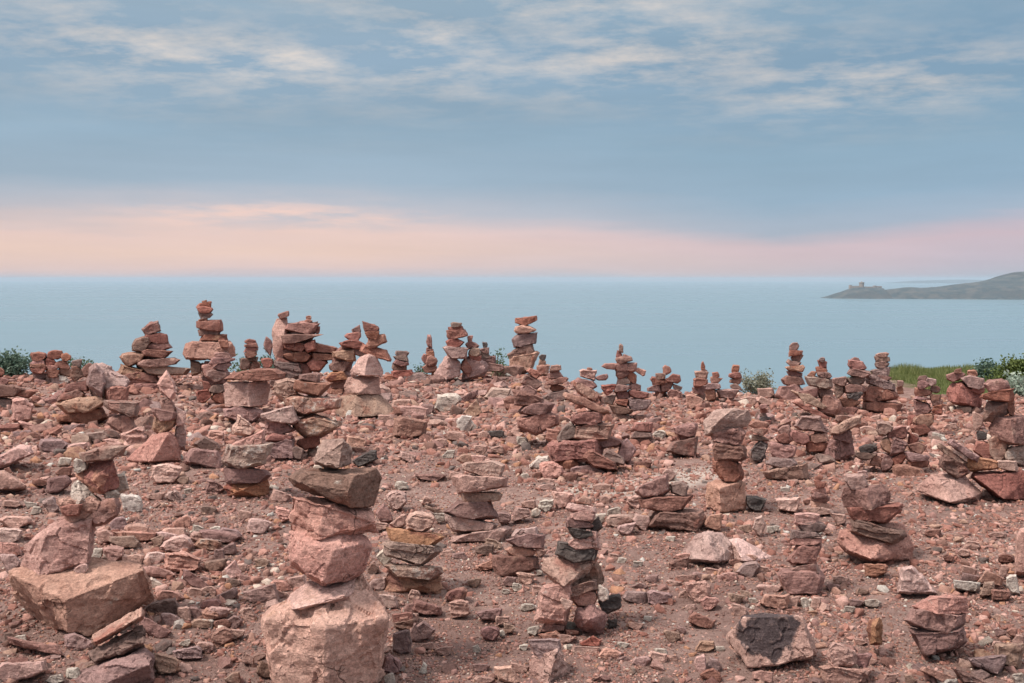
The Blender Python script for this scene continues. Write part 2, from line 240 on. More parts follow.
# --- the piles.  header: tile | pixel row where it meets the ground | name kind | label ;
#     stone: x0,x1,y0,y1,tilt,material[,dy]   ("A1:" switches tile; listed bottom to top)
#     poly stone: *mat,T;x y x y ...;ridge x y d ...
CAIRNS = r'''
A1|391|low double-column cairn of crumbly red stones beside the leafy bush at far left
220,330,470,515,0,b;175,225,465,505,0,r;230,300,455,490,0,r;170,225,435,470,0,r;245,300,425,460,0,p;285,340,418,458,0,w;160,225,405,435,0,b;290,352,380,420,-5,t;225,290,385,428,0,r;150,230,378,408,0,r;225,285,365,392,0,r;265,340,345,385,0,p;150,230,360,380,0,r;220,275,335,368,0,r;145,222,340,365,3,m;300,345,310,345,0,r;225,308,297,340,8,r;150,225,305,350,6,r
A1|425|pile of stones at left with a mauve slab leaning on a big pink boulder
285,520,578,655,5,r,.05;275,522,520,602,5,t;320,430,440,495,8,r;280,415,485,540,12,b;*p,.42;430 430 460 355 500 350 565 400 635 440 630 475 590 540 440 530;520 480 -.4 470 370 -.3 610 470 -.3;515,628,475,545,0,r,-.15;345,412,370,445,50,b;400,450,360,420,-70,r;350,400,340,378,0,b;425,515,365,515,60,m,-.22;400,480,645,680,0,r
A1|397|wide-based cairn topped by a round brown stone, left of the tallest cairn
670,810,250,390,0,r,.1;600,780,395,500,0,r,.1;630,780,455,560,0,p;700,790,435,500,0,r;575,705,365,445,0,t;685,765,415,455,0,p;690,925,368,415,-2,t;670,872,332,374,3,r;588,710,305,374,8,t;690,840,290,333,-2,r;700,838,255,297,0,r;645,735,230,300,15,b;705,820,212,262,0,p;695,785,155,222,20,b
B1|464|cairn on a triangular boulder with a pale pointed stone balanced on its tip
*p,.40;615 292 640 265 745 168 830 155 880 200 885 300 700 316 635 305;740 300 -.5 820 165 -.42 870 290 -.2;850,905,110,240,80,m;745,858,75,162,0,o;A1:740,860,580,638,0,r;785,855,530,600,15,r;858,905,575,660,70,c;770,858,395,532,60,c
A1|409|flat brown-topped cairn cut off by the left edge of the photo
-40,62,525,592,0,b;60,180,490,527,-3,r;-60,118,462,522,0,b;-40,45,420,465,-8,r;-40,20,370,420,0,r
B1|442|squat stack of a greenish brown slab on a square pink block at left
525,668,70,166,-8,p;A1:510,680,540,622,-10,b
A2|398|tallest skyline cairn with small stones piled on a long pink block
110,240,350,470,0,r,.1;50,105,345,418,0,b;100,200,350,442,0,p;*p,.4;12 312 25 258 60 248 245 247 270 285 272 322 205 347 30 342;200 340 -.5 60 255 -.4 255 260 -.3 30 330 -.45;100,230,215,252,0,r;90,197,188,230,3,r;83,205,148,200,0,r;85,145,138,164,0,r;90,158,110,144,0,b;85,160,83,116,0,r;82,150,58,97,0,r;108,130,50,66,0,r
A2|411|narrow pink cairn standing just in front of the tallest one
155,215,498,555,0,r;78,153,490,547,-8,r;140,215,462,507,0,b;110,155,445,492,0,r;133,230,392,447,5,r;165,250,355,397,0,m;145,265,330,362,5,p;170,255,305,342,0,m;180,240,275,312,0,p;188,235,247,279,0,r
A2|389|little reddish cairn of five thin layers between tallest cairn and big slab cairn
295,345,335,387,0,d;340,392,345,387,0,r;320,380,325,350,0,b;315,375,298,330,0,r;312,380,278,302,0,r;317,380,260,282,0,r;317,372,240,264,-3,r
A2|398|broad slab cairn with an upright stone at its left side and pebbles on top
490,650,180,340,0,r,.14;465,640,330,440,0,r,.12;600,720,300,400,0,m,.12;460,600,345,442,0,b;395,455,335,387,20,p;410,450,232,320,70,r,.2;615,720,330,392,0,r;640,770,308,347,0,r;505,640,300,352,0,r;*p,.3;450 300 448 190 470 140 525 130 527 200 505 340 465 335;500 250 -.45;645,772,262,308,-5,r;495,640,250,302,-4,r;600,665,245,302,20,p,-.1;497,692,215,262,5,r;500,680,155,222,-3,r;635,682,180,212,-8,r;478,532,105,140,18,p;612,645,143,158,0,r;645,672,155,175,0,r;615,640,127,146,0,r
A2|423|table-like cairn of a long flat slab on a square pink block
215,405,572,648,-3,m;*p,.42;213 460 235 448 425 446 440 470 432 562 350 576 220 570;330 450 -.5 340 570 -.5;225,505,385,446,2,p
B2|458|broad cairn of lichen-marked tan slabs in front of the big slab cairn
410,555,190,287,-6,m,-.2;540,600,230,290,40,b,-.25;570,680,170,240,15,p;555,780,75,187,-5,y;410,550,165,202,0,r,-.15;415,560,105,172,-3,r,-.12;A2:400,580,565,650,8,c,-.1;510,780,515,612,3,y;465,575,435,530,10,t;560,740,445,522,-5,r;585,680,405,450,0,r
A2|400|thin-layered cairn with an orange stone low down, right of the big slab cairn
745,860,270,430,0,r,.12;730,860,400,500,0,m,.12;730,800,480,517,0,r;740,810,440,482,0,r;710,820,400,444,0,o;730,835,345,402,0,r;745,855,290,347,0,t;830,925,275,330,-10,r;780,895,243,287,0,r;805,880,203,245,0,r;840,883,172,208,20,r
A3|418|sturdy cairn of four big blocks with a small pointed top, on a wide tan base
*t,.6;-122 590 -98 520 -70 510 105 510 185 600 175 618 0 622 -115 620;-20 515 -.3 -30 620 -.5 150 612 -.3;*p,.42;-78 470 -58 425 0 415 95 425 107 510 0 514 -72 505;-10 505 -.5;*p,.36;-50 395 0 325 45 310 82 325 118 400 112 420 -45 417;20 415 -.5 40 320 -.35;0,150,270,345,-15,p,.1;30,130,217,284,6,r;25,92,203,242,0,r;15,92,155,210,-10,r
A3|387|short brown stack of four layers right of the sturdy block cairn
150,260,392,440,0,r;200,330,405,455,0,m;118,190,415,447,0,r;158,225,360,397,-5,b;160,235,340,370,-5,r;165,235,320,347,-4,b;172,238,298,327,-5,b
A3|384|small skyline cairn ending in a thin upright finger stone
305,375,365,402,0,r;300,335,315,375,70,r;320,378,322,372,-20,r;325,362,300,324,0,r;320,358,280,306,0,r;325,351,223,282,80,r
A3|391|cairn of flat stones narrowing upward on a big angular pink boulder
*p,.38;360 408 415 322 460 322 492 352 490 420 410 452 366 428;420 440 -.5 430 330 -.4 480 420 -.2;408,525,275,334,-5,p;420,510,230,282,-8,r;425,523,195,237,5,r;433,507,175,208,5,r;445,495,158,182,0,b
A3|390|low cairn just behind the one on the angular pink boulder
500,620,330,440,0,m,.05;490,550,335,425,60,r;555,610,355,392,0,p;530,590,315,360,0,r;530,585,283,322,0,t;515,580,245,287,0,r;525,550,225,252,0,r
A3|388|small cairn with a dark cap in the gap left of the leaning five-stone tower
590,660,325,370,0,r;600,700,355,395,0,r;580,630,305,332,0,b;585,628,283,312,0,r;597,622,255,286,0,d
A3|381|skyline tower of five broad stones, the middle ones tilted
730,872,305,405,8,t;723,848,262,344,16,r;743,862,212,277,8,p;757,855,172,213,-3,p;760,862,130,174,2,r
A3|383|tiny cairn with dark cap and yellowish stone right of the five-stone tower
865,925,365,415,0,t;870,905,338,370,0,t;875,908,318,342,0,d
B3|446|leaning cairn with a brown cube in it on a red base block
910,978,155,212,0,p;920,985,195,267,0,p;775,965,60,167,-6,r;A3:770,945,545,612,6,p;752,895,490,572,-8,r;780,865,465,522,-15,r;785,885,415,482,-20,b;815,885,385,432,-22,r
A4|403|fanned stack of tilted pink plates on a broad brown stone
20,145,345,402,0,b;50,120,318,350,0,r;25,135,280,317,10,r;40,110,248,287,8,r;45,103,220,257,14,p
A4|404|rough cairn with a long orange slab sloping down to the right
165,300,375,420,0,p;165,290,305,392,-28,t;163,275,285,337,0,r;195,275,245,292,0,p;270,330,265,292,5,p;230,255,233,248,0,r
B4|468|sprawling heap of tumbled stones with tan slabs lying across its top
195,285,335,410,-30,p,-.3;250,342,330,407,-28,m,-.28;30,105,145,207,-10,p;370,465,195,300,-30,m;305,410,238,317,-28,b,-.2;210,375,245,342,-20,r,-.25;40,300,190,302,4,r;A4:280,405,560,627,-5,m;85,178,510,592,35,b;165,360,508,592,3,t;152,300,445,517,6,r;118,335,358,452,-18,t
A4|421|tangled cairn with flat stones sticking out sideways like arms
455,530,465,502,0,d;355,450,450,497,-5,d;340,455,415,460,-5,b;430,540,385,442,0,m;370,435,385,422,0,r;370,440,350,387,0,r;310,370,370,412,0,b;430,530,345,382,-6,r;360,435,315,352,0,r;300,370,315,367,20,p;435,490,310,347,0,r;375,440,280,317,0,t;425,470,245,312,70,r;370,440,240,287,0,r;465,515,235,272,-25,p;365,470,210,252,0,r;303,372,213,240,-3,p;370,450,180,217,8,r;405,450,168,200,-10,b;372,400,150,195,70,r;385,405,118,157,75,b
B4|442|three-layer stack with a dark flat middle stone at the foot of the tangled cairn
450,545,185,207,0,b;445,545,155,187,0,d;450,545,110,157,0,r
A4|398|mound-shaped heap of small red stones on the skyline right of centre
525,590,315,352,0,r;590,650,300,352,0,m;650,692,315,350,0,b;560,610,330,380,0,r;620,690,340,385,0,r;540,600,280,322,5,r;560,625,288,318,0,r;610,685,265,307,0,r;565,612,262,292,0,b;600,640,222,264,0,p
A4|410|slim cairn with a pointed top between the mound heap and a smaller cairn
715,800,365,432,0,p;765,805,358,387,0,b;745,810,325,362,0,p;750,820,285,327,0,r;755,820,250,287,0,p;780,815,238,266,0,r;785,805,205,242,75,r
A4|402|small cairn of narrow red stones on a pale square block
800,860,335,392,0,p;860,975,340,385,0,m;800,880,310,340,0,p;832,888,278,307,0,r;840,875,255,282,0,r
A5|393|dark conical cairn immediately left of the pale green bush
30,115,345,397,0,p;50,105,308,342,0,b;48,107,283,312,0,r;42,105,255,287,0,r;55,95,222,262,-15,r
B4|456|squat three-stone cairn on a rounded dark bowl-shaped stone
622,765,185,274,5,b;A4:648,745,560,602,-2,r;650,765,505,572,-3,p
B5|514|tall block tower of five squared boulders standing alone right of centre
*p,.3;20 470 35 400 70 390 190 380 225 400 228 540 130 556 30 522;95 430 -.5 100 545 -.5 200 400 -.2 215 530 -.15;62,210,285,404,-3,r;62,228,205,294,-4,r;60,222,135,230,-5,r;*p,.3;18 95 70 50 150 35 235 48 255 98 232 130 90 137 38 178 18 172;100 90 -.4 160 45 -.2 40 165 -.3
A5|400|tall tapering skyline cairn on a pink block right of the pale bush
272,410,318,402,0,p;302,412,275,320,0,d;325,400,248,287,0,r;320,410,222,252,0,t;325,395,195,230,0,r;345,405,172,202,0,r;337,400,145,177,0,r;340,385,112,150,15,r
A5|419|cairn on slanted slabs that slope down to the right like fallen books
480,590,365,467,-25,p;355,540,405,487,-22,p;352,535,350,437,-20,t;475,550,335,377,0,r;385,480,333,377,0,p;415,545,275,337,-10,t;428,470,252,280,0,r;475,545,255,284,-8,p;467,522,230,260,0,r;475,520,198,237,0,r;483,512,183,207,0,p
A5|415|dark-topped cairn with overhanging flat stones beside a big block cairn at right
570,680,420,467,5,r;585,680,380,427,0,p;555,605,315,377,0,t;550,620,278,322,0,r;620,700,350,392,0,d;610,710,312,357,-5,r;625,708,278,317,0,b;622,735,237,282,-9,r;625,712,198,242,-4,r;630,680,183,212,8,p
A5|413|thin-stoned cairn on a sloping slab over a long block, left of the grass
705,885,395,457,-6,r;700,868,322,402,-4,r;712,855,265,342,-18,p;755,835,268,300,-3,r;738,830,228,277,0,p;755,825,200,237,-3,b;755,827,175,207,-3,b;760,822,160,182,0,t
A5|398|tiny two-stone cairn at the near edge of the grass
862,895,322,359,0,r;865,895,297,327,0,r
A6|437|double-headed cairn of round-edged stones in front of the grass
305,430,560,632,0,p;318,435,500,577,0,t;430,490,445,502,0,o;420,490,408,457,-5,r;322,425,418,510,0,r;410,480,385,422,0,r;325,425,395,417,-3,p;420,475,335,372,-5,b;325,425,345,397,0,r;342,410,300,352,0,p;392,452,285,332,-10,p;342,395,272,302,0,r
A6|412|cairn of stones heaped over one large angular dark-red boulder at the grass
640,720,465,512,0,b;590,660,455,492,0,t;*r,.42;515 352 545 308 610 300 665 345 727 385 722 467 565 447 520 422;600 330 -.45 640 440 -.5 560 430 -.4;660,740,340,380,0,r;600,742,275,352,-10,m;515,625,250,307,10,r;635,700,240,287,-10,r;560,605,230,257,5,b
B6|466|big cairn at the right edge with a dark brown face under two pink slabs
865,1010,250,362,0,y;775,885,190,352,-60,t;*r,.5;770 145 808 92 900 85 1030 80 1040 250 872 252 790 205;900 110 -.4 920 245 -.5;710,765,175,222,0,d;690,830,235,332,-12,r;A6:670,735,490,592,0,p;870,917,395,512,80,p;*b,.3;730 545 728 470 760 420 880 415 882 500 780 550;800 470 -.4 870 430 -.3;720,912,350,422,4,p;740,885,295,372,5,p
B6|500|low cairn of two orange oval stones on a long rectangular block at the right edge
*r,.45;672 430 690 398 860 400 1040 395 1045 555 900 565 800 540;700 430 -.4 860 555 -.5;820,935,340,397,-5,t;655,832,322,397,-3,o
B6|504|three leaning slabs resting on a wide pink boulder near the right edge
*p,.5;368 505 380 470 460 412 640 420 740 520 727 577 640 600 530 577 390 522;520 470 -.3 560 575 -.5 700 540 -.3;495,670,305,447,-28,b;490,655,245,367,-35,t;550,720,225,340,-32,m
B6|474|jumbled low pile of mixed stones with one black wedge at its left end
245,420,365,462,-5,p,-.1;110,180,310,372,0,r;170,250,300,402,0,r;230,320,290,372,10,r;320,440,330,382,0,r;295,440,290,347,-5,p;30,150,295,332,0,b;50,150,250,302,6,d;170,232,210,302,60,o;225,320,210,307,-5,r;320,430,240,302,-10,p;325,385,185,252,-30,p;150,240,120,197,-5,t;210,315,148,212,12,p
B5|463|small cairn with a tilted orange wedge on a faceted grey-pink block
*m,.3;605 262 640 188 745 190 758 262 700 307 640 290;655 200 -.45 660 290 -.5;650,740,145,207,-3,r;635,782,80,167,22,t;662,745,75,108,5,p
B5|455|low pile of squared pink slabs left of the orange wedge cairn
520,622,200,252,0,r;440,540,150,217,-15,r;535,628,165,207,5,p;555,620,130,182,20,p;460,615,80,157,-8,p
A5|426|thin little stack of four flat pebbles behind the block tower
190,250,490,525,0,r;192,245,472,500,0,d;195,232,450,475,0,b;195,235,430,453,0,r;195,230,413,433,0,r
B5|464|small cairn with a dark upright stone under three flat pebbles
240,300,245,312,0,p;245,330,200,302,80,d;255,335,170,200,-5,b;250,330,138,172,-5,t;240,335,105,142,-4,r
B5|481|pyramid-shaped cairn on a wide tan slab right of the block tower
310,525,310,397,4,t;325,470,280,337,-5,p;348,468,208,287,-8,p;370,448,162,210,5,p;380,445,125,167,8,r
B5|516|slender knee-high cairn of curved flat pebbles in the open right half
525,650,525,562,0,p;545,640,495,542,-5,p;545,630,468,502,5,r;545,620,450,482,-5,r;540,615,425,462,5,r;555,615,390,432,0,r;560,600,365,400,5,r
C5|565|cairn with a split orange-red boulder lying on a spreading pink slab, right side
*p,.5;145 55 160 0 300 -30 440 -30 495 70 485 130 400 157 280 152 180 100;300 130 -.5 200 90 -.35;210,455,-45,72,-14,b;B5:725,978,510,602,3,r;*r,.3;688 465 700 425 800 415 890 403 932 450 930 492 840 550 700 522;810 445 -.4 840 540 -.5;710,822,365,447,5,p;770,820,345,380,0,p
B5|595|boxy dark slab cairn topped by a pink lozenge beside the split boulder cairn
386,600,830,952,-4,m;435,590,800,845,0,t;428,585,708,806,0,r;440,588,675,710,0,p;445,590,635,680,0,b;480,610,592,645,-4,b;462,582,553,612,2,p
C3|635|sprawling cairn with two dark pebbles near its top and a rock leaning below
885,985,290,377,22,d,.1;610,775,230,412,-12,p;735,905,150,292,20,b,.12;770,880,270,345,0,p;*m,.2;768 400 790 345 860 328 928 370 915 440 880 476 800 450;840 400 -.5;715,770,305,357,30,p,-.1;660,735,250,327,-10,b;735,880,225,307,14,b;*t,.28;628 172 635 125 700 115 890 118 872 162 785 255 740 267 690 245;740 150 -.2 730 255 -.45;880,930,250,317,70,w;700,880,55,147,-3,d;735,890,-5,87,4,p;B4:250,305,575,640,-60,d;140,258,622,677,-5,d;130,265,575,632,-4,m;145,265,545,590,-4,p;130,270,505,555,-8,p;175,250,470,512,-12,t
B3|540|waist-high layered cairn of seven red stones in the centre of the field
445,728,620,700,5,p;420,665,560,642,-5,p;418,668,490,592,-3,r;490,690,450,507,2,t;455,718,365,452,3,p;505,700,300,392,-8,t;540,612,272,308,0,p;472,560,265,305,0,t
C3|576|small cairn of four stones with a pale cap right of the layered red one
415,615,115,207,3,r;340,430,130,180,15,p,.05;475,605,75,124,-3,p;475,642,15,82,4,m;500,617,-12,52,-2,c
C3|597|blocky cairn streaked orange and white between pale tower and layered red cairn
*o,.25;-67 285 -65 200 -40 165 188 205 190 295 40 300;100 250 -.4;-67,185,155,222,-3,y;-70,182,52,152,-6,t;-55,202,-8,82,-4,o;B3:225,362,550,647,0,p
C3|684|two-stone stack of a mauve wedge on an orange-pink block at the bottom edge
*p,.22;570 600 600 560 715 525 750 620 735 690 650 705 568 670;660 690 -.5 700 540 -.35;570,717,488,592,10,m
C2|694|tall foreground tower of huge blocks on a pale speckled cube
*c,.5;270 415 285 388 400 300 480 240 715 200 850 370 853 410 800 630 790 740 350 740 330 600;560 432 -.52 555 735 -.5 290 400 -.38 845 390 -.32 345 720 -.35 780 720 -.3;*c,.36;365 352 400 290 480 225 700 212 718 285 690 322 590 357 460 364;640 300 -.5 420 355 -.5 500 250 -.15;*p,.36;388 70 395 5 480 -28 660 -28 745 35 770 82 735 188 680 232 545 252 400 155;545 244 -.5 600 90 -.5 460 60 -.4 740 60 -.15 410 140 -.3;B2:*p,.34;528 600 540 470 620 468 860 518 940 530 968 590 970 645 830 672 680 688 540 690;700 510 -.42 675 682 -.5 560 480 -.3 955 600 -.25;*b,.36;522 375 590 335 800 340 960 333 987 380 952 520 840 532 780 512 560 425;820 445 -.5 830 526 -.42 570 400 -.38 850 370 -.4 590 350 -.3;*t,.22;645 305 690 195 795 185 835 225 842 308 775 336 720 340;775 330 -.5 800 200 -.4 655 300 -.35
C1|637|left foreground cairn of a huge slab-sided boulder under a jagged pink rock
*p,.55;35 185 60 168 200 145 420 120 630 140 660 200 688 288 682 312 400 484 290 466 208 445 110 345 45 245;290 312 -.52 300 460 -.5 640 178 -.22 684 290 -.05 55 200 -.3 400 480 -.4;*p,.3;88 165 108 80 200 -10 260 -60 420 -72 432 0 400 140 385 192 170 212;182 120 -.48 205 10 -.42 392 150 -.42 168 205 -.5 410 -50 -.3;330,395,150,202,20,p,-.1;B1:430,585,480,612,35,m,-.02;285,492,465,612,10,c;*w,.2;318 572 345 422 380 392 440 440 492 480 484 565;400 480 -.4 360 540 -.4;555,628,362,452,0,w,.05;500,585,440,500,5,w;295,400,512,564,3,r,-.08;360,428,290,357,30,w;*o,.2;362 375 430 310 480 285 550 290 585 400 580 430 520 472 440 440;470 380 -.45 550 300 -.3 500 450 -.4;395,628,225,300,8,t
C1|690|three tilted slabs stacked in the bottom left corner below the huge boulder
*m,.45;250 730 280 680 400 610 640 520 690 560 690 730;480 600 -.4 670 600 -.4 450 700 -.5;*b,.2;390 548 640 416 652 450 650 525 430 612 396 575;420 590 -.4 640 500 -.4 520 500 -.3;*t,.2;400 480 415 465 630 344 648 370 640 397 430 520 405 505;425 500 -.4 630 385 -.4
B2|501|low cairn with a rounded pink cap on an orange base left of the pale tower
*o,.28;210 430 230 390 430 385 445 440 410 480 300 492 230 470;300 440 -.45;220,440,330,407,-2,r;205,452,215,337,4,y;240,410,150,257,16,p;258,366,75,174,-30,p
B4|532|low cairn of a long red slab on a broad brown block below the pale strip
525,800,540,652,-3,b;490,737,470,549,3,r;635,720,400,470,0,b;465,628,365,477,18,r
C5|660|stack of three rust-brown stones in the lower right corner of the field
*o,.14;275 440 292 400 340 384 354 420 352 515 292 512;320 430 -.4 320 500 -.4;470,722,440,562,8,r;450,712,350,472,-4,m;*p,.22;480 340 560 295 640 285 730 300 742 370 640 385 520 360;600 300 -.3 600 375 -.45
C5|684|little pink cairn with orange chip at the bottom edge, right of the dark-patched rock
70,297,612,720,5,p;228,302,553,614,-8,m;130,250,595,652,2,t;105,232,505,612,-20,p
'''
LOOSE = r'''
k|C4|rough block half covered by a dark grey patch on bare soil, lower right|0.34|565 482 640 385 760 372 890 375 925 430 972 545 960 567 680 624 650 602 590 520|640 388 -.36 660 608 -.42 900 384 -.3 950 556 -.42 800 600 -.45
p|C4|low pale pink bedrock hump rising from the soil right of centre|0.5|355 130 385 70 430 20 480 0 540 10 590 60 620 130 560 168 450 160|480 30 -.25 520 140 -.5 430 130 -.4
c|C4|flat pink rock shelf running right from the bedrock hump|0.5|560 150 570 40 620 35 700 75 770 118 775 140 690 150|600 70 -.3 640 140 -.5
p|C5|tall pink stone standing on edge at the right border|0.25|940 205 945 20 965 -10 1010 -15 1015 200 970 215|
c|C5|pointed pale pink stone behind the rust-brown stack, lower right|0.2|412 285 430 165 480 158 530 200 600 285 500 295|
r|B3|lone rounded red boulder left of centre below the skyline cairns|0.26|153 180 165 95 200 75 335 105 325 180 240 190|
c|B1|pale pink flat-topped boulder at the left edge|0.3|-50 440 -40 345 20 340 135 420 130 440 60 452|
p|B1|long ribbed pink slab at the left edge above the pale boulder|0.35|-40 330 -30 280 100 215 150 220 172 260 80 300 0 342|
c|B1|pale angular stone on soil right of the triangular boulder cairn|0.2|733 380 740 320 820 305 890 330 885 370 850 410 760 410|
p|A1|upright notched pink block among rubble near the left edge|0.25|55 640 58 530 120 525 165 560 150 640 90 650|
'''
